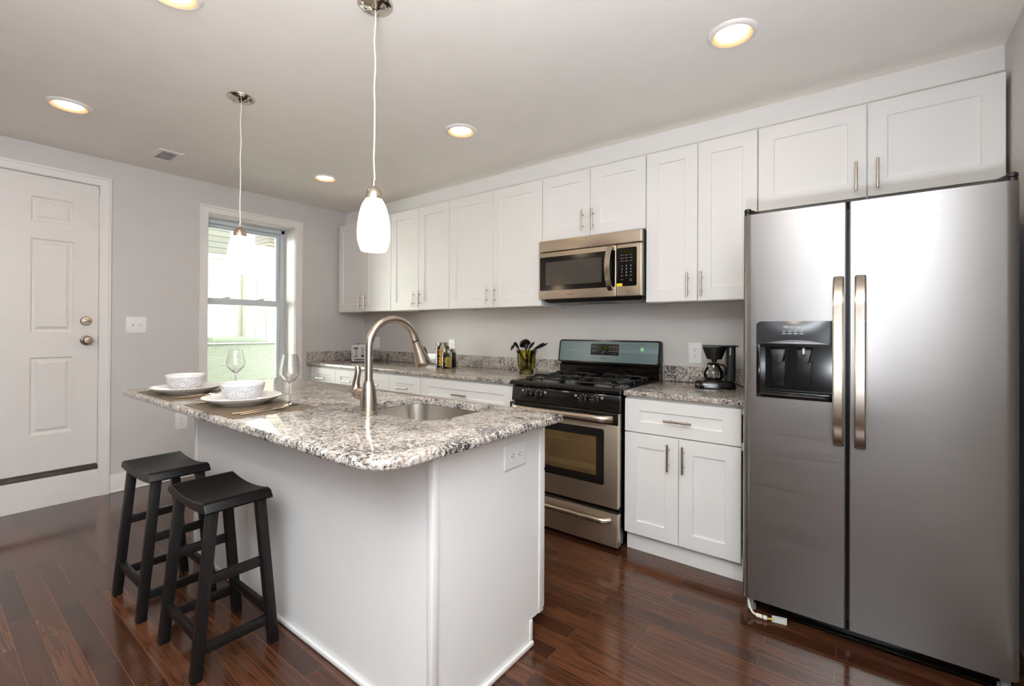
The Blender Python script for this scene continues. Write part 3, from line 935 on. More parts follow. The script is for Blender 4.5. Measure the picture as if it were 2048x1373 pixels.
def ring(ins, z, rr=0.08):
    return [(x, y, z) for x, y in rrect(HX[0] - .006, HX[1] + .006, HX[2] - .006, HX[3] + .006, rr, ins, 10)]


R = [ring(-0.012, 0.8585), ring(0.0, 0.8585), ring(0.001, 0.845), ring(0.006, 0.73), ring(0.012, 0.705), ring(0.035, 0.689), ring(0.09, 0.686), ring(0.16, 0.684)]
Q = [ring(0.16, 0.680), ring(0.088, 0.682), ring(0.033, 0.685), ring(0.010, 0.702), ring(0.004, 0.73), ring(-0.001, 0.845), ring(-0.002, 0.8565), ring(-0.012, 0.8565)]
obj('basin', MB().loft(R + Q, closed=True), M['sink'], t)
obj('basin_floor', MB().loft([ring(0.16, 0.684), ring(0.16, 0.680)]), M['sink'], t)
obj('drain', MB().lathe([(0, 0.6841), (0.03, 0.6841), (0.034, 0.6865), (0.042, 0.6865), (0.043, 0.6841)], (2.955, -1.75, 0), 28), M['chrome'], t)

# faucet
FX, FY = 2.912, -1.982
t = thing('kitchen_faucet', 'tall brushed nickel pull down faucet behind the sink', 'faucet', (FX, FY, IZ))
obj('body', MB().lathe([(0, 0.0005), (0.0355, 0.0005), (0.0355, 0.012), (0.0335, 0.014), (0.0325, 0.03), (0.030, 0.06), (0.0268, 0.09), (0.0215, 0.115), (0.0172, 0.128), (0.0172, 0.1305), (0, 0.1305)], (FX, FY, IZ), 36), M['nickel'], t)
pts = [(FX, FY, IZ + 0.1306), (FX, FY, IZ + 0.18), (FX, FY, 1.10)]
CY, CZ, RR = FY + 0.113, 1.142, 0.113
dx = 0.02
for k in range(0, 29):
    a = math.radians(k * 159 / 28)
    yy = CY - RR * math.cos(a); zz = CZ + RR * math.sin(a)
    pts.append((FX + dx * (yy - FY), yy, zz))
ed = (Vector(pts[-1]) - Vector(pts[-2])).normalized(); tip = Vector(pts[-1])
pts.append(tip + ed * 0.012)
obj('gooseneck', MB().tube(pts, 0.0152, 20), M['nickel'], t)
obj('neck_ring', MB().tube([tip + ed * 0.0122, tip + ed * 0.0175], 0.0148, 20), M['blackmatte'], t)
h0 = tip + ed * 0.0178
sh = obj('spray_head', MB().tube([h0, h0 + ed * 0.012, h0 + ed * 0.05, h0 + ed * 0.085, h0 + ed * 0.108, h0 + ed * 0.112], [0.0172, 0.0185, 0.0245, 0.0310, 0.0330, 0.031], 24), M['nickel'], t)
sd = Vector((0, -ed.z, ed.y)).normalized()
if sd.y < 0: sd = -sd
c = h0 + ed * 0.062 + sd * 0.0285
obj('spray_button', MB().tube([c - ed * 0.022, c - ed * 0.014, c, c + ed * 0.014, c + ed * 0.022], [0.003, 0.0075, 0.009, 0.0075, 0.003], 12), M['blackmatte'], sh)
zc = IZ + 0.073
obj('handle_hub', MB().lathe([(0, 0.015), (0.022, 0.015), (0.0225, 0.060), (0, 0.060)], (FX, FY, zc), 24, Matrix.Rotation(-PI / 2, 3, 'Y')), M['nickel'], t)
obj('hub_ring', MB().lathe([(0, 0.0602), (0.0225, 0.0602), (0.0225, 0.0632), (0, 0.0632)], (FX, FY, zc), 24, Matrix.Rotation(-PI / 2, 3, 'Y')), M['blackmatte'], t)
lv = [(FX - 0.0634, FY, zc), (FX - 0.074, FY, zc + 0.004), (FX - 0.083, FY, zc + 0.018), (FX - 0.082, FY, zc + 0.040), (FX - 0.074, FY, zc + 0.066), (FX - 0.068, FY, zc + 0.09), (FX - 0.072, FY, zc + 0.107), (FX - 0.074, FY, zc + 0.112)]
obj('lever', MB().tube(lv, [0.0215, 0.0215, 0.0185, 0.0145, 0.0125, 0.0125, 0.0105, 0.005], 18, up=(0, 1, 0)), M['nickel'], t)

# ------------------------------------------------------------------ table setting
def lay(mb, name, mat, loc, rotz, label, cat, group):
    o = obj(name, mb, mat, local=True); o.location = loc; o.rotation_euler = (0, 0, rotz); return tag(o, label, cat, group)


for nm, x in (('far brown woven placemat near the left end of the island', 1.735), ('near brown woven placemat in front of the nearer bowl', 2.377)):
    lay(slab(lambda i: rrect(-0.245, 0.245, -0.16, 0.16, 0.004, i, 3), 0.0003, 0.0028, 0.001), 'placemat', M['placemat'], (x, -2.183, IZ), 0.0, nm, 'placemat', 'woven placemats')
plate_prof = [(0, 0.0), (0.088, 0.0), (0.091, 0.004), (0.118, 0.0125), (0.140, 0.023), (0.150, 0.030), (0.1525, 0.0325), (0.150, 0.034), (0.138, 0.027), (0.118, 0.0175), (0.09, 0.0095), (0, 0.0085)]
bowl_prof = [(0, 0.0), (0.044, 0.0), (0.046, 0.003), (0.0465, 0.007), (0.060, 0.014), (0.073, 0.030), (0.0805, 0.052), (0.0838, 0.072), (0.0842, 0.080), (0.083, 0.0815), (0.081, 0.079), (0.0775, 0.052), (0.070, 0.032), (0.056, 0.017), (0.04, 0.010), (0, 0.009)]
for x, y, nm in ((1.720, -2.200, 'far'), (2.285, -2.172, 'near')):
    lay(MB().lathe(plate_prof, n=56), 'dinner_plate', M['porcelain'], (x, y, IZ + 0.003), 0, nm + ' white dinner plate under a patterned bowl', 'plate', 'white dinner plates')
    lay(MB().lathe(bowl_prof, n=56), 'soup_bowl', M['bowl'], (x - (0.025 if nm == 'far' else 0.0), y, IZ + 0.0118), 0, nm + ' white bowl with grey geometric pattern on a plate', 'bowl', 'patterned bowls')


def cutlery(kind):
    m = MB(); z = 0.004
    hd = [(0, -0.10, z), (0, -0.06, z), (0, -0.01, z + 0.002), (0, 0.02, z + 0.004)]
    m.tube(hd, [0.0045, 0.005, 0.0034, 0.003], 10, sx=0.55, up=(1, 0, 0))
    if kind == 'spoon':
        R = []
        for i in range(9):
            u = i / 8; y = 0.02 + 0.062 * u; wd = 0.003 + 0.0185 * math.sin(PI * min(1, u * 0.93 + 0.05)) ** 0.8
            zz = z + 0.004 + 0.008 * u; R.append([(wd * math.cos(a) , y, zz - (0.006 * math.sin(PI * u)) * (1 - abs(math.cos(a))) + 0.0012 * (1 if math.sin(a) > 0 else 0)) for a in [2 * PI * k / 12 for k in range(12)]])
        m.loft(R)
    elif kind == 'fork':
        m.hexa([(-0.004, 0.015, z + .003), (0.004, 0.015, z + .003), (0.011, 0.045, z + .006), (-0.011, 0.045, z + .006), (-0.004, 0.015, z + .005), (0.004, 0.015, z + .005), (0.011, 0.045, z + .008), (-0.011, 0.045, z + .008)])
        for k in range(4): m.tube([(-0.0093 + k * 0.0062, 0.044, z + .007), (-0.0093 + k * 0.0062, 0.07, z + .008), (-0.0093 + k * 0.0062, 0.092, z + .012)], [0.002, 0.0018, 0.001], 6)
    else:
        m.hexa([(-0.003, 0.015, z), (0.003, 0.015, z), (0.001, 0.115, z), (-0.009, 0.10, z), (-0.003, 0.015, z + .003), (0.003, 0.015, z + .003), (0.001, 0.115, z + .001), (-0.009, 0.10, z + .001)])
    return m


for nm, x in (('far', 1.735), ('near', 2.377)):
    lay(cutlery('fork'), 'fork', M['flatware'], (x - 0.205, -2.215, IZ + 0.0029), 0.0, 'steel fork on the left of the %s plate' % nm, 'fork', 'steel forks')
    lay(cutlery('knife'), 'table_knife', M['flatware'], (x + 0.165, -2.215, IZ + 0.0029), 0.0, 'steel knife close to the right of the %s plate' % nm, 'knife', 'steel knives')
    lay(cutlery('spoon'), 'spoon', M['flatware'], (x + 0.198, -2.200, IZ + 0.0029), 0.0, 'steel spoon with raised bowl right of the %s plate' % nm, 'spoon', 'steel spoons')


def glass_profile():
    o = [(0, 0.0005), (0.034, 0.0005), (0.035, 0.0015), (0.033, 0.003), (0.012, 0.0058), (0.0048, 0.012), (0.0038, 0.03), (0.0036, 0.075), (0.0044, 0.087), (0.010, 0.0945),
         (0.020, 0.104), (0.032, 0.117), (0.0405, 0.129), (0.0432, 0.139), (0.0420, 0.150), (0.0385, 0.170), (0.0340, 0.192), (0.0295, 0.2130)]
    i = [(0.0287, 0.2132), (0.0331, 0.192), (0.0376, 0.170), (0.0411, 0.150), (0.0423, 0.139), (0.0396, 0.1295), (0.031, 0.118), (0.0185, 0.1052), (0.008, 0.097), (0, 0.0955)]
    return o + i


for x, y, nm in ((1.800, -2.010, 'stemmed wine glass behind the two bowls'), (2.482, -2.068, 'stemmed wine glass on the right of the near plate')):
    lay(MB().lathe(glass_profile(), n=40), 'wine_glass', M['glass'], (x, y, IZ + (0.003 if x > 2.2 else 0.0002)), 0, nm, 'wine glass', 'stemmed wine glasses')

# ------------------------------------------------------------------ stools
def make_stool(label):
    t = thing('bar_stool', label, 'stool', (0, 0, 0), 0, 'black saddle stools')
    # saddle seat: 0.385 long (x), 0.225 deep (y)
    L, W = 0.1925, 0.1125; rings = []
    nx = 24
    for i in range(nx + 1):
        x = -L + 2 * L * i / nx; u = x / L
        top = 0.589 + 0.017 * min(1, abs(u) / 0.86) ** 2.0
        if abs(u) > 0.86: top -= 0.030 * ((abs(u) - 0.86) / 0.14) ** 2
        bot = 0.557 + 0.012 * u * u
        if abs(u) > 0.9: bot += 0.004 * (abs(u) - 0.9) / 0.1
        e = 0.004
        rings.append([(x, -W, bot + e), (x, -W + e, bot), (x, W - e, bot), (x, W, bot + e), (x, W, top - e), (x, W - e, top), (x, -W + e, top), (x, -W, top - e)])
    obj('seat', MB().loft(rings), M['stool'], t, True)
    legs = {}
    for sx in (-1, 1):
        for sy in (-1, 1):
            a = Vector((sx * 0.156, sy * 0.080, 0.572)); b_ = Vector((sx * 0.164, sy * 0.130, 0.0008)); legs[sx, sy] = (b_, a)
            hx, hy = 0.0165, 0.017
            P = [b_ + Vector((dx_ * hx, dy_ * hy, 0)) for dx_, dy_ in ((-1, -1), (1, -1), (1, 1), (-1, 1))] + [a + Vector((dx_ * hx, dy_ * hy, 0)) for dx_, dy_ in ((-1, -1), (1, -1), (1, 1), (-1, 1))]
            obj('leg', MB().hexa(P, 0.003), M['stool'], t, True)

    def at(k, z):
        b_, a = legs[k]; return b_.lerp(a, z / 0.572)
    for k0, k1, z in (((-1, -1), (1, -1), 0.138), ((-1, 1), (1, 1), 0.125), ((1, -1), (1, 1), 0.098), ((1, -1), (1, 1), 0.33), ((-1, -1), (-1, 1), 0.098), ((-1, -1), (-1, 1), 0.33)):
        p, q = at(k0, z), at(k1, z); d = (q - p).normalized(); p = p + d * 0.0165; q = q - d * 0.0165
        s = Vector((d.y, -d.x, 0)) * 0.0095; h = Vector((0, 0, 0.0175))
        obj('stretcher', MB().hexa([p - s - h, p + s - h, q + s - h, q - s - h, p - s + h, p + s + h, q + s + h, q - s + h], 0.002), M['stool'], t, True)
    return t


st = make_stool('near black wooden saddle stool nearest the camera at the island')
st.location = (2.428, -2.312, 0)
dup(st, (1.872, -2.330, 0), 0.02, 'far black wooden saddle stool nearer the door at the island')

# ------------------------------------------------------------------ gas range
RX0, RX1 = 2.599, 3.356
t = thing('gas_range', 'black and stainless steel gas range under the microwave', 'range', (2.978, -0.35, 0))
m = MB().box(RX0 + 0.006, RX1 - 0.006, -0.655, -0.03, 0.03, 0.858); obj('body', m, M['blackgloss'], t)
# cooktop with a rolled front edge
prof = [(-0.025, 0.8595), (-0.684, 0.8595), (-0.697, 0.863), (-0.704, 0.872), (-0.703, 0.881), (-0.695, 0.889), (-0.68, 0.893), (-0.655, 0.893), (-0.640, 0.887), (-0.10, 0.887), (-0.085, 0.895), (-0.025, 0.895)]
obj('cooktop', MB().loft([[(RX0, y, z) for y, z in prof], [(RX1, y, z) for y, z in prof]]), M['blackgloss'], t)
for bx in (2.79, 3.166):
    for by in (-0.50, -0.235):
        bn = obj('burner', MB().lathe([(0, 0.8872), (0.052, 0.8872), (0.050, 0.891), (0.042, 0.894), (0.040, 0.901), (0, 0.901)], (bx, by, 0), 28), M['silvergrey'], t)
        obj('burner_cap', MB().lathe([(0, 0.9012), (0.038, 0.9012), (0.039, 0.905), (0.034, 0.909), (0, 0.910)], (bx, by, 0), 28), M['blackiron'], bn)
for bx in (2.79, 3.166):
    for by in (-0.50, -0.235):
        m = MB(); hw, hd, zt = 0.135, 0.118, 0.921
        pts = rrect(bx - hw, bx + hw, by - hd, by + hd, 0.03, 0, 5)
        m.tube([(x, y, 0.905) for x, y in pts] + [(pts[0][0], pts[0][1], 0.905)], 0.006, 8)
        for a in range(4):
            d = Vector((math.cos(a * PI / 2), math.sin(a * PI / 2), 0)); ln = hw if a % 2 == 0 else hd
            c0 = Vector((bx, by, 0))
            m.tube([c0 + d * ln + Vector((0, 0, 0.890)), c0 + d * ln + Vector((0, 0, 0.912)), c0 + d * (ln - 0.012) + Vector((0, 0, zt)), c0 + d * 0.022 + Vector((0, 0, zt))], 0.0058, 8)
        for sx in (-1, 1):
            for sy in (-1, 1): m.tube([(bx + sx * (hw - .01), by + sy * (hd - .01), 0.8875), (bx + sx * (hw - .012), by + sy * (hd - .012), 0.906)], 0.006, 8)
        obj('grate', m, M['blackiron'], t)
# control panel
m = MB().hexa([(RX0 + .004, -0.690, 0.762), (RX1 - .004, -0.690, 0.762), (RX1 - .004, -0.655, 0.762), (RX0 + .004, -0.655, 0.762),
               (RX0 + .004, -0.676, 0.858), (RX1 - .004, -0.676, 0.858), (RX1 - .004, -0.655, 0.858), (RX0 + .004, -0.655, 0.858)], 0.006)
cp = obj('control_panel', m, M['blackgloss'], t)
for kx in (2.738, 2.815, 3.121, 3.199):
    q = Vector((0, -0.99, 0.146)).normalized().to_track_quat('Z', 'Y').to_matrix()
    c = Vector((kx, -0.6835, 0.812))
    m = MB().lathe([(0, 0.001), (0.024, 0.001), (0.0235, 0.006), (0.0185, 0.010), (0.0165, 0.024), (0.015, 0.026), (0, 0.026)], c, 24, q)
    kn = obj('knob', m, M['blackmatte'], t)
    g = MB().box(-0.0045, 0.0045, -0.018, 0.018, 0.026, 0.034, 0.002); g.xform(Matrix.Translation(c) @ q.to_4x4()); obj('grip', g, M['blackmatte'], kn)
    m = MB()
    for k, a in enumerate((0.9, 1.5, 2.2, 2.9)): m.box(kx + 0.030 * math.cos(a) - 0.0018, kx + 0.030 * math.cos(a) + 0.0018, -0.6868, -0.680, 0.812 + 0.030 * math.sin(a) - 0.0018, 0.812 + 0.030 * math.sin(a) + 0.0018)
    sx = -1 if kx in (2.738, 3.121) else 1
    u = kx + sx * 0.046
    for e in ((0, 0, .012, .002), (0, .010, .012, .002), (0, 0, .002, .012), (.010, 0, .002, .012)):
        m.box(u - .006 + e[0], u - .006 + e[0] + e[2], -0.6868, -0.680, 0.826 + e[1], 0.826 + e[1] + e[3])
    obj('dial_marks', m, M['mark'], t, smooth=False)
# oven door
dx0, dx1 = RX0 + 0.004, RX1 - 0.004
dr = obj('oven_door', MB().box(dx0, dx1, -0.705, -0.657, 0.236, 0.756, 0.004), M['steeldk'], t)
obj('top_band', MB().box(dx0 + .0005, dx1 - .0005, -0.7075, -0.66, 0.692, 0.7555, 0.003), M['blackgloss'], dr)


def panel(x0, x1, z0, z1, y0, y1, r):
    return MB().loft([[(x, y0, z) for x, z in rrect(x0, x1, z0, z1, r, 0, 6)], [(x, y1, z) for x, z in rrect(x0, x1, z0, z1, r, 0.001, 6)]])


wx0, wx1, wz0, wz1 = 2.686, 3.268, 0.352, 0.664
m = MB(); rr = lambda ins, y, r: [(x, y, z) for x, z in rrect(wx0, wx1, wz0, wz1, r, ins, 6)]
m.loft([rr(0, -0.7052, .012), rr(0.001, -0.7072, .012), rr(0.047, -0.7072, .02), rr(0.047, -0.7052, .02)], closed=True)
obj('window_frame', m, M['blackgloss'], dr)
obj('oven_cavity', MB().box(wx0 + .047, wx1 - .047, -0.7056, -0.7051, wz0 + .047, wz1 - .047), plain('oven_interior', (176, 152, 116), 0.4, var=0.25, vscale=5), dr)
m = MB()
for z in (0.455, 0.575): m.box(wx0 + .049, wx1 - .049, -0.7074, -0.7058, z - 0.002, z + 0.002)
m.box(wx0 + .049, wx1 - .049, -0.7070, -0.7058, 0.425, 0.4525)
for k in range(22):
    x = wx0 + .06 + k * (wx1 - wx0 - .12) / 21; m.box(x - .0012, x + .0012, -0.7074, -0.7058, 0.425, 0.4525)
obj('oven_rack', m, plain('nickel_rack_wire', (196, 178, 140), 0.4, var=0.1), dr)
obj('oven_window', MB().box(wx0 + .046, wx1 - .046, -0.7090, -0.7078, wz0 + .046, wz1 - .046), M['ovenpane'], dr)
m = MB()
N = 20
pts = []
for i in range(N + 1):
    u = i / N; x = dx0 + 0.035 + (dx1 - dx0 - 0.07) * u; e = min(u, 1 - u)
    off = 0.048 * min(1, e / 0.09) ** 0.5
    pts.append((x, -0.709 - off, 0.727))
obj('oven_handle', m.tube(pts, 0.0205, 18, sx=0.72, up=(0, 0, 1)), M['handle'], dr)
sd_ = obj('storage_drawer', MB().box(dx0, dx1, -0.705, -0.657, 0.022, 0.206, 0.006), M['steeldk'], t)
pts = [(dx0 + 0.05 + (dx1 - dx0 - 0.09) * i / N, -0.708 - 0.036 * min(1, min(i / N, 1 - i / N) / 0.09) ** 0.5, 0.166) for i in range(N + 1)]
obj('drawer_handle', MB().tube(pts, 0.0160, 16, sx=0.8, up=(0, 0, 1)), M['handle'], sd_)
m = MB()
for x in (RX0 + 0.05, RX1 - 0.05):
    for y in (-0.60, -0.10): m.cyl((x, y, 0.0008), (x, y, 0.03), 0.016, 0.016, 14)
obj('foot', m, M['blackmatte'], t)
# backguard
m = MB(); pr2 = [(-0.026, 0.8955), (-0.088, 0.8955), (-0.088, 0.962), (-0.082, 0.968), (-0.066, 0.970), (-0.066, 0.985), (-0.026, 0.985)]
m.loft([[(RX0, y, z) for y, z in pr2], [(RX1, y, z) for y, z in pr2]]); obj('riser', m, M['blackgloss'], t)
tl = lambda z, ins=0.0: -0.098 + (z - 0.98) * 0.17 - ins      # sloped face
bx0, bx1, bz0, bz1 = RX0 - 0.012, RX1 + 0.002, 0.982, 1.146
ol = lambda ins, d, r: [(x, tl(z) - d, z) for x, z in rrect(bx0, bx1, bz0, bz1, r, ins, 6)]
m = MB(); m.loft([[(x, -0.026, z) for x, z in rrect(bx0, bx1, bz0, bz1, 0.02, 0, 6)], ol(0, 0, .02), ol(0.002, 0.003, .02), ol(0.009, 0.003, .02), ol(0.010, 0.0, .02)])
bg = obj('backguard', m, M['blackgloss'], t)
obj('steel_fascia', MB().loft([ol(0.0105, -0.001, .02), ol(0.0105, 0.0012, .02)]), M['film'], bg)
cx0, cx1, cz0, cz1 = 2.853, 3.072, 1.040, 1.119
cl = lambda ins, d: [(x, tl(z) - d, z) for x, z in rrect(cx0, cx1, cz0, cz1, 0.008, ins, 5)]
obj('touch_panel', MB().loft([cl(0, 0.0005), cl(0, 0.002), cl(0.001, 0.0026)]), M['blackmatte'], bg)
ds = lambda d: [(x, tl(z) - d, z) for x, z in rrect(2.940, 2.990, 1.083, 1.104, 0.001, 0, 2)]
obj('clock_display', MB().loft([ds(0.0026), ds(0.0031)]), M['lcddim'], bg)
TILT = Matrix.Rotation(-0.17, 3, 'X') @ FRONT
text('clock_digits', '12:36', 0.015, (2.966, tl(1.0935) - 0.0034, 1.0935), TILT, mat_emit('green_digits', (0.16, 0.2, 0.03), 0.5), bg)
m = MB()
for x, z in [(2.872, 1.098), (2.898, 1.098), (2.872, 1.068), (2.892, 1.068), (2.960, 1.066), (2.950, 1.056), (3.006, 1.098), (3.030, 1.098), (3.054, 1.098), (3.004, 1.068), (3.030, 1.068), (3.052, 1.068), (3.036, 1.052)]:
    y = tl(z) - 0.0032; obj('key_mark', MB().box(x - .008, x + .008, y, y + 0.0008, z - 0.0016, z + 0.0016), M['markdim'], bg, smooth=False)
text('lettering', 'FRIGIDAIRE', 0.0105, (2.958, tl(1.018) - 0.0017, 1.018), TILT, M['darkprint'], bg)
q = Vector((0, -1, 0.17)).normalized().to_track_quat('Z', 'Y').to_matrix()
obj('sticker', MB().lathe([(0, 0), (0.0135, 0), (0.0135, 0.0006), (0, 0.0006)], (3.237, tl(1.087) - 0.0014, 1.087), 24, q), M['green'], bg, label='round green sticker')

# ------------------------------------------------------------------ microwave
t = thing('microwave_oven', 'stainless steel microwave mounted over the range', 'microwave', (2.978, -0.18, 1.405))
MX0, MX1, MY = 2.600, 3.353, -0.352
obj('case', MB().box(MX0, MX1, MY, -0.002, 1.427, 1.834, 0.003), M['charcoal'], t)
m = MB(); m.hexa([(MX0 + .05, MY + .02, 1.405), (MX1 - .02, MY + .02, 1.405), (MX1 - .02, -0.02, 1.405), (MX0 + .05, -0.02, 1.405),
                  (MX0 + .02, MY, 1.4268), (MX1 - .005, MY, 1.4268), (MX1 - .005, -0.005, 1.4268), (MX0 + .02, -0.005, 1.4268)])
un = obj('underside', m, M['blackmatte'], t)
for x in (2.78, 3.20):
    obj('filter', MB().box(x - 0.09, x + 0.09, -0.27, -0.09, 1.4025, 1.4048), M['silvergrey'], un)
obj('vent_strip', MB().box(MX0 + .001, MX1 - .001, -0.383, MY - .0005, 1.755, 1.833, 0.006, 3), M['steeldk'], t)
d = obj('oven_door', MB().box(MX0 + .001, 3.186, -0.383, MY - .0005, 1.4275, 1.750, 0.005, 3), M['steeldk'], t)
obj('window_frame', panel(2.613, 3.180, 1.487, 1.719, -0.3825, -0.3845, 0.008), M['blackgloss'], d)
obj('window', panel(2.662, 3.088, 1.522, 1.683, -0.3844, -0.3852, 0.006), plain('perforated_screen', (64, 58, 52), 0.25, var=0.1), d)
pts = [(3.150, -0.3835 - 0.056 * math.sin(PI * i / 20) ** 0.6, 1.470 + 0.275 * i / 20) for i in range(21)]
obj('handle', MB().strap(pts, 0.018, 0.013, (1, 0, 0)), M['handle'], d)
text('lettering', 'FRIGIDAIRE', 0.0095, (2.855, -0.3835, 1.456), FRONT, M['darkprint'], d)
cpn = obj('control_panel', MB().box(3.189, MX1 - .001, -0.383, MY - .0005, 1.4275, 1.750, 0.005, 3), M['steeldk'], t)
obj('keypad', panel(3.190, 3.322, 1.488, 1.727, -0.3825, -0.3840, 0.010), M['blackgloss'], cpn)
obj('display', panel(3.235, 3.295, 1.690, 1.708, -0.3839, -0.3844, 0.001), M['lcddim'], cpn)
keys = ['1', '2', '3', '4', '5', '6', '7', '8', '9', '', '0', '']
for k, ch in enumerate(keys):
    if ch: text('key_digit', ch, 0.014, (3.226 + 0.029 * (k % 3), -0.3843, 1.613 - 0.0195 * (k // 3)), FRONT, M['mark'], cpn)
m = MB()
for r in range(3):
    for c in range(3):
        x, z = 3.226 + 0.029 * c, 1.680 - 0.018 * r; obj('key_mark', MB().box(x - .009, x + .009, -0.3846, -0.3838, z - .0013, z + .0013), M['markdim'], cpn, smooth=False)
for x, z in ((3.226, 1.5545), (3.284, 1.5545), (3.226, 1.530), (3.284, 1.530), (3.284, 1.521)): obj('key_mark', MB().box(x - .008, x + .008, -0.3846, -0.3838, z - .0013, z + .0013), M['markdim'], cpn, smooth=False)
obj('sticker', MB().box(3.1905, 3.229, -0.3852, -0.3842, 1.489, 1.507), M['yellow'], cpn, label='yellow sticker')

# ------------------------------------------------------------------ refrigerator
t = thing('refrigerator', 'stainless steel side by side refrigerator with black dispenser', 'refrigerator', (4.415, -0.42, 0))
GX0, GX1, GY = 3.999, 4.832, -0.862
obj('cabinet', MB().box(GX0 + .010, GX1 - .010, -0.785, -0.03, 0.03, 1.703, 0.004), M['charcoal'], t)


def fridge_door(x0, x1, cut=None, round_left=True):
    """door with a long-radius roll on its outer side; optional rectangular recess opening"""
    b = bmesh.new(); z0, z1 = 0.070, 1.716; yb = -0.792
    prof = []
    n = 10; r = 0.036
    if round_left:
        prof += [(x0, yb)] + [(x0 + r * (1 - math.cos(PI / 2 * i / n)) , GY + r * (1 - math.sin(PI / 2 * i / n))) for i in range(n + 1)]
        prof += [(x1 - 0.004, GY), (x1, GY + 0.004), (x1, yb)]
    else:
        prof += [(x0, yb), (x0, GY + 0.004), (x0 + 0.004, GY)]
        prof += [(x1 - r * (1 - math.sin(PI / 2 * i / n)), GY + r * (1 - math.cos(PI / 2 * i / n))) for i in range(n + 1)] + [(x1, yb)]
    if not cut:
        rings = [[(x, y, z) for x, y in prof] for z in (z0, z1)]
        m = MB().loft(rings); return m
    cx0, cx1, cz0, cz1 = cut
    # split the front flat into a frame round the opening
    i0 = max(k for k, (x, y) in enumerate(prof) if abs(y - GY) < 1e-6 and x < cx0); i1 = i0 + 1
    m = MB()
    bot = [b.verts.new((x, y, z0)) for x, y in prof]; top = [b.verts.new((x, y, z1)) for x, y in prof]
    N_ = len(prof)
    for k in range(N_):
        j = (k + 1) % N_
        if k == i0: continue
        b.faces.new((bot[k], bot[j], top[j], top[k]))
    b.faces.new(list(reversed(bot))); b.faces.new(top)
    c = [b.verts.new(p) for p in ((cx0, GY, cz0), (cx1, GY, cz0), (cx1, GY, cz1), (cx0, GY, cz1))]
    A, B_, C_, D = bot[i0], bot[i1], top[i1], top[i0]
    b.faces.new((A, B_, c[1], c[0])); b.faces.new((B_, C_, c[2], c[1])); b.faces.new((C_, D, c[3], c[2])); b.faces.new((D, A, c[0], c[3]))
    e = [b.verts.new((v.co.x, -0.797, v.co.z)) for v in c]
    for k in range(4): b.faces.new((c[k], c[(k + 1) % 4], e[(k + 1) % 4], e[k]))
    b.faces.new(e)
    bmesh.ops.recalc_face_normals(b, faces=list(b.faces))
    return m.merge(b)


PX0, PX1, PZ0, PZ1 = 4.056, 4.338, 0.938, 1.257
ld = obj('freezer_door', fridge_door(GX0, 4.366, (PX0 + .012, PX1 - .012, PZ0 + .025, 1.165), True), M['steel'], t)
rd = obj('fresh_food_door', fridge_door(4.377, GX1, None, False), M['steel'], t)


def fridge_handle(x, lo, hi):
    N2 = 28; pts = []
    for i in range(N2 + 1):
        u = i / N2; e = min(u, 1 - u); pts.append((x, GY - 0.004 - 0.050 * min(1, e / 0.13) ** 0.6, lo + (hi - lo) * u))
    return MB().strap(pts, 0.0175, 0.016, (1, 0, 0))


obj('handle', fridge_handle(4.343, 0.778, 1.424), M['handle'], ld)
obj('handle', fridge_handle(4.411, 0.776, 1.425), M['handle'], rd)
# dispenser
fr = lambda ins, y, r=0.012: [(x, y, z) for x, z in rrect(PX0, PX1, PZ0, PZ1, r, ins, 5)]
m = MB(); y_ = GY
ix0, ix1, iz0, iz1 = PX0 + .012, PX1 - .012, PZ0 + .025, 1.158
m.box(PX0, PX0 + .014, y_ - .004, y_ - .0003, PZ0, PZ1 - .1, .0015); m.box(PX1 - .014, PX1, y_ - .004, y_ - .0003, PZ0, PZ1 - .1, .0015)
m.box(PX0, PX1, y_ - .0045, y_ - .0003, PZ0, PZ0 + .026, .0018)
obj('dispenser_frame', m, M['blackgloss'], ld)
# bulging top panel with an arched lower edge
m = MB(); nseg = 20; rings = []
for i in range(nseg + 1):
    u = i / nseg; x = PX0 + (PX1 - PX0) * u; arch = 0.022 * math.sin(PI * u); bul = 0.006 + 0.012 * math.sin(PI * u)
    zl = 1.158 + arch
    zt = PZ1 - (0.010 * (1 - min(1, min(u, 1 - u) / 0.05)) ** 2)
    rings.append([(x, y_ - .0003, zl), (x, y_ - bul, zl), (x, y_ - bul * 0.95, (zl + zt) / 2), (x, y_ - 0.004, zt), (x, y_ - .0003, zt)])
dp = obj('dispenser_panel', m.loft(rings), plain('dark_gloss_plastic', (52, 53, 56), 0.18, var=0.05), ld)
m = MB().box(ix0, ix1, -0.8005, -0.7975, iz0, 1.16); m.box(ix0, ix0 + .003, y_ + .001, -0.80, iz0, 1.16); m.box(ix1 - .003, ix1, y_ + .001, -0.80, iz0, 1.16)
m.box(ix0, ix1, y_ + .001, -0.80, iz0, iz0 + .004); m.box(ix0, ix1, y_ + .001, -0.80, 1.15, 1.16)
obj('dispenser_cavity', m, M['blackgloss'], ld)
for x in (4.132, 4.226):
    m = MB().hexa([(x - .017, -0.845, 1.084), (x + .017, -0.845, 1.084), (x + .017, -0.828, 1.084), (x - .017, -0.828, 1.084), (x - .030, -0.835, 1.149), (x + .030, -0.835, 1.149), (x + .030, -0.805, 1.149), (x - .030, -0.805, 1.149)], 0.004)
    m.hexa([(x - .022, -0.806, 0.985), (x + .022, -0.806, 0.985), (x + .022, -0.8015, 0.985), (x - .022, -0.8015, 0.985), (x - .026, -0.822, 1.09), (x + .026, -0.822, 1.09), (x + .026, -0.812, 1.09), (x - .026, -0.812, 1.09)], 0.002)
    m.box(x - .013, x + .013, -0.8465, -0.8445, 1.0835, 1.0862)
    obj('paddle', m, M['blackmatte'], ld)
obj('water_spout', MB().rod((4.226, -0.848, 1.148), (4.226, -0.848, 1.122), 0.0045, 12), M['hose'], ld)
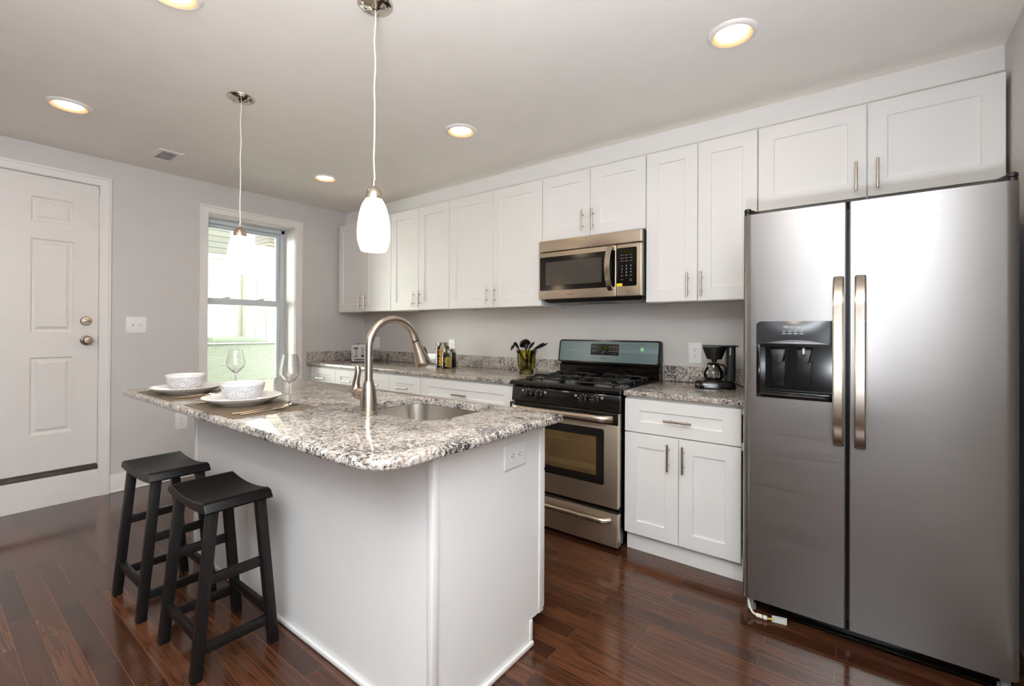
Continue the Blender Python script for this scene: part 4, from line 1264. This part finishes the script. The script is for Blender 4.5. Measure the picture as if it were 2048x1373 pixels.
obj('drip_tray', MB().hexa([(ix0, -0.875, PZ0 + .012), (ix1, -0.875, PZ0 + .012), (ix1, y_ + .01, PZ0 + .026), (ix0, y_ + .01, PZ0 + .026), (ix0, -0.868, PZ0 + .022), (ix1, -0.868, PZ0 + .022), (ix1, -0.805, PZ0 + .032), (ix0, -0.805, PZ0 + .032)], 0.002), M['blackgloss'], ld)
text('lettering', 'FRIGIDAIRE', 0.0125, (4.190, y_ - 0.0155, 1.232), Matrix.Rotation(-0.22, 3, 'X') @ FRONT, M['mark'], ld)
m = MB()
for k in range(4):
    x = 4.160 + 0.0205 * k; m.box(x - .002, x + .002, y_ - .0176, y_ - .0150, 1.2135, 1.217); m.box(x - .007, x + .007, y_ - .0182, y_ - .0152, 1.2045, 1.207)
obj('button_marks', m, M['mark'], ld, smooth=False)
for x, s in ((GX0 + .018, 1), (GX1 - .018, -1)):
    m = MB().lathe([(0, 1.7165), (0.014, 1.7165), (0.014, 1.728), (0.010, 1.733), (0, 1.733)], (x, -0.838, 0), 18)
    m.lathe([(0, 1.7325), (0.0145, 1.7325), (0.0145, 1.742), (0.011, 1.746), (0, 1.746)], (x, -0.838, 0), 18)
    m.hexa([(x - .013, -0.838, 1.7165), (x + .013, -0.838, 1.7165), (x + .013 + s * .05, -0.70, 1.7165), (x - .013 + s * .05, -0.70, 1.7165),
            (x - .011, -0.838, 1.744), (x + .011, -0.838, 1.744), (x + .011 + s * .05, -0.70, 1.742), (x - .011 + s * .05, -0.70, 1.742)], 0.002)
    obj('hinge_cover', m, M['blackmatte'], t)
obj('toe_grille', (lambda m: (m.box(GX0 + .012, GX1 - .012, -0.805, -0.785, 0.018, 0.068, 0.003), m.box(GX0 + .10, GX1 - .06, -0.822, -0.80, 0.016, 0.021, 0.002), m)[-1])(MB()), M['blackgloss'], t)
for x in (GX0 + 0.03, GX1 - 0.03):
    m = MB().cyl((x, -0.80, 0.0008), (x, -0.80, 0.03), 0.018, 0.018, 16); m.box(x - .012, x + .012, -0.826, -0.806, 0.012, 0.066, 0.002)
    obj('leveling_foot', m, M['silvergrey'], t)
m = MB().tube([(4.020, -0.822, 0.052), (4.026, -0.845, 0.048), (4.034, -0.862, 0.032), (4.045, -0.868, 0.018), (4.058, -0.868, 0.012)], 0.0045, 10)
wl = obj('water_line', m, M['hose'], t)
m = MB().rod((4.058, -0.868, 0.012), (4.082, -0.866, 0.011), 0.0085, 14); m.rod((4.084, -0.866, 0.011), (4.100, -0.864, 0.010), 0.009, 14)
obj('connector', m, M['hose'], wl)
obj('tube_end', MB().rod((4.100, -0.864, 0.010), (4.122, -0.858, 0.010), 0.0045, 10), M['hosegreen'], wl)
m = MB().hexa([(4.116, -0.864, 0.002), (4.170, -0.852, 0.001), (4.168, -0.832, 0.004), (4.114, -0.842, 0.010), (4.116, -0.864, 0.0035), (4.170, -0.852, 0.0025), (4.168, -0.832, 0.020), (4.114, -0.842, 0.018)])
obj('paper_tag', m, M['paper'], wl)

# ------------------------------------------------------------------ things on the counters
# toaster
nvec = Vector((0.734, -0.673, 0)); ang = math.atan2(nvec.y, nvec.x)
t = thing('toaster', 'small chrome toaster in the counter corner by the window', 'toaster', (0.375, -0.285, ZC), ang)
prof = [(y, z) for y, z in rrect(-0.078, 0.078, 0.012, 0.180, (0.012, 0.012, 0.035, 0.035), 0, 6)]
obj('shell', MB().loft([[(-0.125, y, z) for y, z in prof], [(0.118, y, z) for y, z in prof]]), M['chrome'], t, True)
ft = obj('front_panel', MB().loft([[(0.1182, y, z) for y, z in prof], [(0.126, y * 0.97, z * 0.985 + .001) for y, z in prof]]), M['toaster'], t, True)
m = MB().box(0.1255, 0.1275, -0.033, -0.027, 0.06, 0.15); obj('lever_slot', m, M['slot'], ft, True)
obj('lever', MB().box(0.1275, 0.150, -0.052, -0.010, 0.135, 0.148, 0.004), M['blackmatte'], t, True)
m = MB()
for k in range(4): m.box(0.1255, 0.129, 0.018, 0.042, 0.142 - 0.016 * k, 0.149 - 0.016 * k, 0.001)
obj('button', m, M['blackmatte'], t, True)
obj('dial', MB().lathe([(0, 0), (0.016, 0), (0.014, 0.014), (0, 0.014)], (0.126, 0.030, 0.066), 20, RX), M['blackmatte'], t, True)
obj('maker_mark', MB().box(0.1255, 0.1268, -0.055, -0.012, 0.056, 0.064), M['darkprint'], ft, True)
obj('crumb_tray', MB().box(0.1255, 0.130, -0.048, 0.048, 0.022, 0.036, 0.002), M['charcoal'], t, True)
obj('base', MB().box(-0.128, 0.128, -0.080, 0.080, 0.0006, 0.0118, 0.004), M['blackmatte'], t, True)
for y in (-0.03, 0.03): obj('bread_slot', MB().box(-0.09, 0.09, y - 0.014, y + 0.014, 0.1795, 0.1812), M['slot'], t, True)


def jar(label, loc, s, h, rotz):
    t = thing('storage_jar', label, 'jar', loc, rotz, 'pasta jars')
    o = lambda ins, z: [(x, y, z) for x, y in rrect(-s, s, -s, s, 0.014, ins, 5)]
    hl = h - 0.030
    obj('glass_body', MB().loft([o(0.002, 0.0006), o(0, 0.004), o(0, hl - .012), o(0.006, hl - .001), o(0.0085, hl - .001), o(0.003, hl - .013), o(0.003, 0.008), o(0.006, 0.006)]), M['jarglass'], t, True)
    r2 = s * 1.0
    obj('lid', MB().lathe([(0, hl), (r2 + .003, hl), (r2 + .004, hl + .002), (r2 + .004, h - .003), (r2 + .001, h), (0, h)], (0, 0, 0), 36), M['chrome'], t, True)
    return t


JA, JB = (1.462, -0.205, ZC), (1.605, -0.268, ZC)
jar('tall glass jar of orange pasta tubes with steel lid', JA, 0.046, 0.216, 0.35)
jar('shorter glass jar of mixed pasta with steel lid', JB, 0.048, 0.166, 0.35)


def pasta(name, loc, s, h, label, mat, n, r, ln, rotz):
    rnd = random.Random(len(label)); m = MB()
    for i in range(n):
        z = 0.016 + (h - 0.024) * i / n; a = rnd.uniform(-0.6, 0.6) if rnd.random() < 0.7 else rnd.uniform(0, PI)
        x = rnd.uniform(-1, 1) * (s - ln / 2 - r) ; y = rnd.uniform(-1, 1) * (s - ln / 2 - r)
        d = Vector((math.cos(a), math.sin(a), rnd.uniform(-0.15, 0.15))) * ln / 2
        c = Vector((x, y, z)); m.cyl(c - d, c + d, r, r, 8)
    o = obj(name, m, mat, local=True); o.location = loc; o.rotation_euler = (0, 0, rotz)
    return tag(o, label, 'pasta', None, 'stuff')


pasta('pasta', JA, 0.041, 0.165, 'orange dry pasta tubes filling the tall jar', M['pasta'], 150, 0.0065, 0.036, 0.35)
pasta('pasta', JB, 0.042, 0.100, 'green and yellow dry pasta in the shorter jar', M['pastamix'], 95, 0.005, 0.03, 0.35)

# olive glass pot with cooking tools
VX, VY = 2.372, -0.205
t = obj('utensil_pot', MB(), M['olive']) if False else None
n = 32; rows_o = [(0.054, 0.0008), (0.056, 0.006), (0.055, 0.014), (0.047, 0.024), (0.055, 0.036), (0.062, 0.055), (0.066, 0.09), (0.067, 0.13), (0.071, 0.155), (0.079, 0.171), (0.082, 0.175)]
rows_i = [(0.079, 0.1755), (0.068, 0.158), (0.0625, 0.13), (0.0615, 0.09), (0.057, 0.056), (0.045, 0.034), (0.02, 0.030)]


def flute(r, z, k):
    f = 0.035 if 0.03 < z < 0.16 else 0.0
    return [(VX + r * (1 + f * math.cos(12 * 2 * PI * i / 96)) * math.cos(2 * PI * i / 96), VY + r * (1 + f * math.cos(12 * 2 * PI * i / 96)) * math.sin(2 * PI * i / 96), ZC + z) for i in range(96)]


m = MB().loft([flute(r, z, 0) for r, z in rows_o] + [flute(r, z, 0) for r, z in rows_i])
t = obj('utensil_pot', m, M['olive'], origin=(VX, VY, ZC)); tag(t, 'fluted olive glass pot holding black cooking tools', 'pot')


def tool(label, name, cat, base, rim, build):
    """handle from base up to rim, then a head"""
    b0, r0 = Vector(base), Vector(rim); d = (r0 - b0).normalized()
    t = thing(name, label, cat, base, 0, 'black cooking tools in the pot')
    obj('handle', MB().tube([b0, b0.lerp(r0, 0.5), r0], [0.0055, 0.0058, 0.005], 10), M['nylon'], t)
    m = MB(); build(m, r0, d); obj('head', m, M['nylon'], t)


def right(d): return Vector((0.8, 0.6, 0))


def head_fork(m, p, d):
    R = Vector((-0.8, -0.6, 0)); F = Vector((0.6, -0.8, 0)); U = Vector((0, 0, 1))
    pts = [p, p + U * .026 + R * .012, p + U * .046 + R * .026, p + U * .052 + R * .042]
    m.tube(pts, [0.008, 0.020, 0.031, 0.028], 16, sx=0.45, up=F)
    for k in range(5):
        o = F * ((k - 2) * 0.011) + R * (0.034 + 0.005 * k - 0.010)
        q = p + U * (.052 - .005 * k) + o
        m.tube([q, q + R * .014 - U * .008, q + R * .018 - U * .034], [0.0055, 0.005, 0.0032], 8)


def head_ladle(m, p, d):
    U = Vector((0, 0, 1)); R = Vector((0.8, 0.6, 0)); F = Vector((0.6, -0.8, 0))
    m.tube([p, p + U * .03 + R * .004, p + U * .045 + R * .004], [0.010, 0.016, 0.012], 12)
    c = p + U * .040 - R * .006; q = (U * 0.75 + F * -0.45 - R * 0.3).normalized().to_track_quat('Z', 'Y').to_matrix()
    m.lathe([(0.044, 0.0), (0.042, 0.012), (0.033, 0.026), (0.018, 0.034), (0, 0.037), (0, 0.034), (0.016, 0.031), (0.031, 0.023), (0.040, 0.011), (0.042, 0.0), (0.044, 0.0)][::1], c, 28, q)


def head_spoon(m, p, d):
    U = Vector((0, 0, 1)); R = Vector((0.8, 0.6, 0)); F = Vector((0.6, -0.8, 0))
    m.tube([p - d * .01, p + d * .010, p + U * .025 + R * .012, p + U * .047 + R * .030, p + U * .060 + R * .042], [0.006, 0.016, 0.031, 0.031, 0.012], 16, sx=0.35, up=(F * 0.75 + U * -.3))


def head_turner(k):
    def f(m, p, d):
        R = Vector((0.8, 0.6, 0)); F = Vector((0.6, -0.8, 0)); U = Vector((0, 0, 1))
        dd = (R * 1.0 + U * (0.62 - 0.12 * k)).normalized(); n_ = (F * 0.9 + U * 0.3).normalized()
        e = p + dd * 0.022
        m.tube([p - d * .008, p + dd * .012, e, e + dd * .022, e + dd * .055, e + dd * .078], [0.005, 0.007, 0.012, 0.0165, 0.0155, 0.006], 14, sx=0.45, up=F * 0.85 + U * 0.5)
    return f


BZ = ZC + 0.034
tool('black slotted pasta fork leaning left in the green pot', 'pasta_fork', 'utensil', (VX + .015, VY, BZ), (VX - 0.040, VY - 0.040, ZC + 0.176), head_fork)
tool('black ladle standing in the middle of the green pot', 'ladle', 'utensil', (VX + .005, VY + .02, BZ), (VX - 0.005, VY - 0.002, ZC + 0.180), head_ladle)
tool('black serving spoon just right of the ladle in the green pot', 'serving_spoon', 'utensil', (VX, VY - .012, BZ), (VX + 0.012, VY + 0.012, ZC + 0.178), head_spoon)
tool('black slotted turner leaning right in the green pot, upper one', 'turner', 'utensil', (VX - .02, VY - .015, BZ), (VX + 0.042, VY + 0.026, ZC + 0.180), head_turner(0))
tool('black turner leaning furthest right in the green pot, lower one', 'turner', 'utensil', (VX - .02, VY + .02, BZ), (VX + 0.058, VY + 0.040, ZC + 0.184), head_turner(1))

# coffee maker, facing left
CX = -0.014
t = thing('coffee_maker', 'small black drip coffee maker beside the refrigerator', 'coffee maker', (3.742, -0.235, ZC), 0.33)
o = lambda z, ins: [(x, y, z) for x, y in rrect(-0.115, 0.10, -0.058, 0.058, (0.05, 0.02, 0.02, 0.05), ins, 6)]
obj('base', MB().loft([o(0.0008, 0.003), o(0.004, 0.0), o(0.034, 0.002), o(0.044, 0.010), o(0.046, 0.016)]), M['blackgloss'], t, True)
obj('warming_plate', MB().lathe([(0, 0.0462), (0.050, 0.0462), (0.050, 0.049), (0, 0.049)], (CX, 0, 0), 32), M['charcoal'], t, True)
o2 = lambda z, x0, x1: [(x, y, z) for x, y in rrect(x0, x1, -0.050, 0.050, 0.015, 0, 5)]
obj('water_tank', MB().loft([o2(0.0465, 0.044, 0.098), o2(0.12, 0.050, 0.098), o2(0.240, 0.054, 0.098)]), M['blackmatte'], t, True)
obj('filter_basket', MB().lathe([(0, 0.150), (0.012, 0.150), (0.016, 0.164), (0.040, 0.168), (0.058, 0.215), (0.064, 0.232), (0.064, 0.236), (0, 0.236)], (CX + 0.004, 0, 0), 36), M['blackmatte'], t, True)
m = MB().box(-0.074, 0.112, -0.055, 0.055, 0.2405, 0.2475, 0.003); obj('lid', m, M['blackmatte'], t, True)
m = MB().hexa([(0.02, -0.046, 0.2362), (0.06, -0.046, 0.2362), (0.06, 0.046, 0.2362), (0.02, 0.046, 0.2362), (0.01, -0.05, 0.2402), (0.07, -0.05, 0.2402), (0.07, 0.05, 0.2402), (0.01, 0.05, 0.2402)]); obj('lid_hinge', m, M['blackmatte'], t, True)
co = [(0, 0.0495), (0.040, 0.0495), (0.050, 0.058), (0.0535, 0.078), (0.050, 0.100), (0.040, 0.118), (0.034, 0.126), (0.034, 0.136)]
ci = [(0.0325, 0.136), (0.0325, 0.126), (0.0385, 0.117), (0.0485, 0.099), (0.052, 0.078), (0.0485, 0.059), (0.039, 0.0512), (0, 0.0512)]
cf = obj('carafe', MB().lathe(co + ci, (CX, 0, 0), 36), M['jarglass'], t, True)
m = MB().lathe([(0, 0.1365), (0.034, 0.1365), (0.035, 0.140), (0.028, 0.146), (0, 0.148)], (CX, 0, 0), 28); obj('carafe_lid', m, M['blackmatte'], cf, True)
m = MB().lathe([(0.0345, 0.122), (0.0365, 0.122), (0.0365, 0.134), (0.0345, 0.134), (0.0345, 0.122)], (CX, 0, 0), 28); obj('collar', m, M['chrome'], cf, True)
hp = [(CX + 0.028, -0.030, 0.138), (CX + 0.044, -0.046, 0.138), (CX + 0.052, -0.056, 0.124), (CX + 0.054, -0.058, 0.092), (CX + 0.046, -0.050, 0.066)]
obj('carafe_handle', MB().tube(hp, [0.006, 0.0075, 0.0078, 0.0075, 0.005], 12, sx=1.3), M['blackmatte'], cf, True)
m = MB().box(0.066, 0.070, -0.0512, -0.0500, 0.195, 0.235); m.xform(Matrix.Translation((0.0, 0, 0))); obj('level_window', m, M['mark'], t, True)
m = MB().tube([(0.099, 0.02, 0.030), (0.118, 0.01, 0.026), (0.140, -0.035, 0.012), (0.165, -0.065, 0.004), (0.205, -0.09, 0.004)], 0.003, 8); obj('power_cord', m, M['rubber'], t, True)
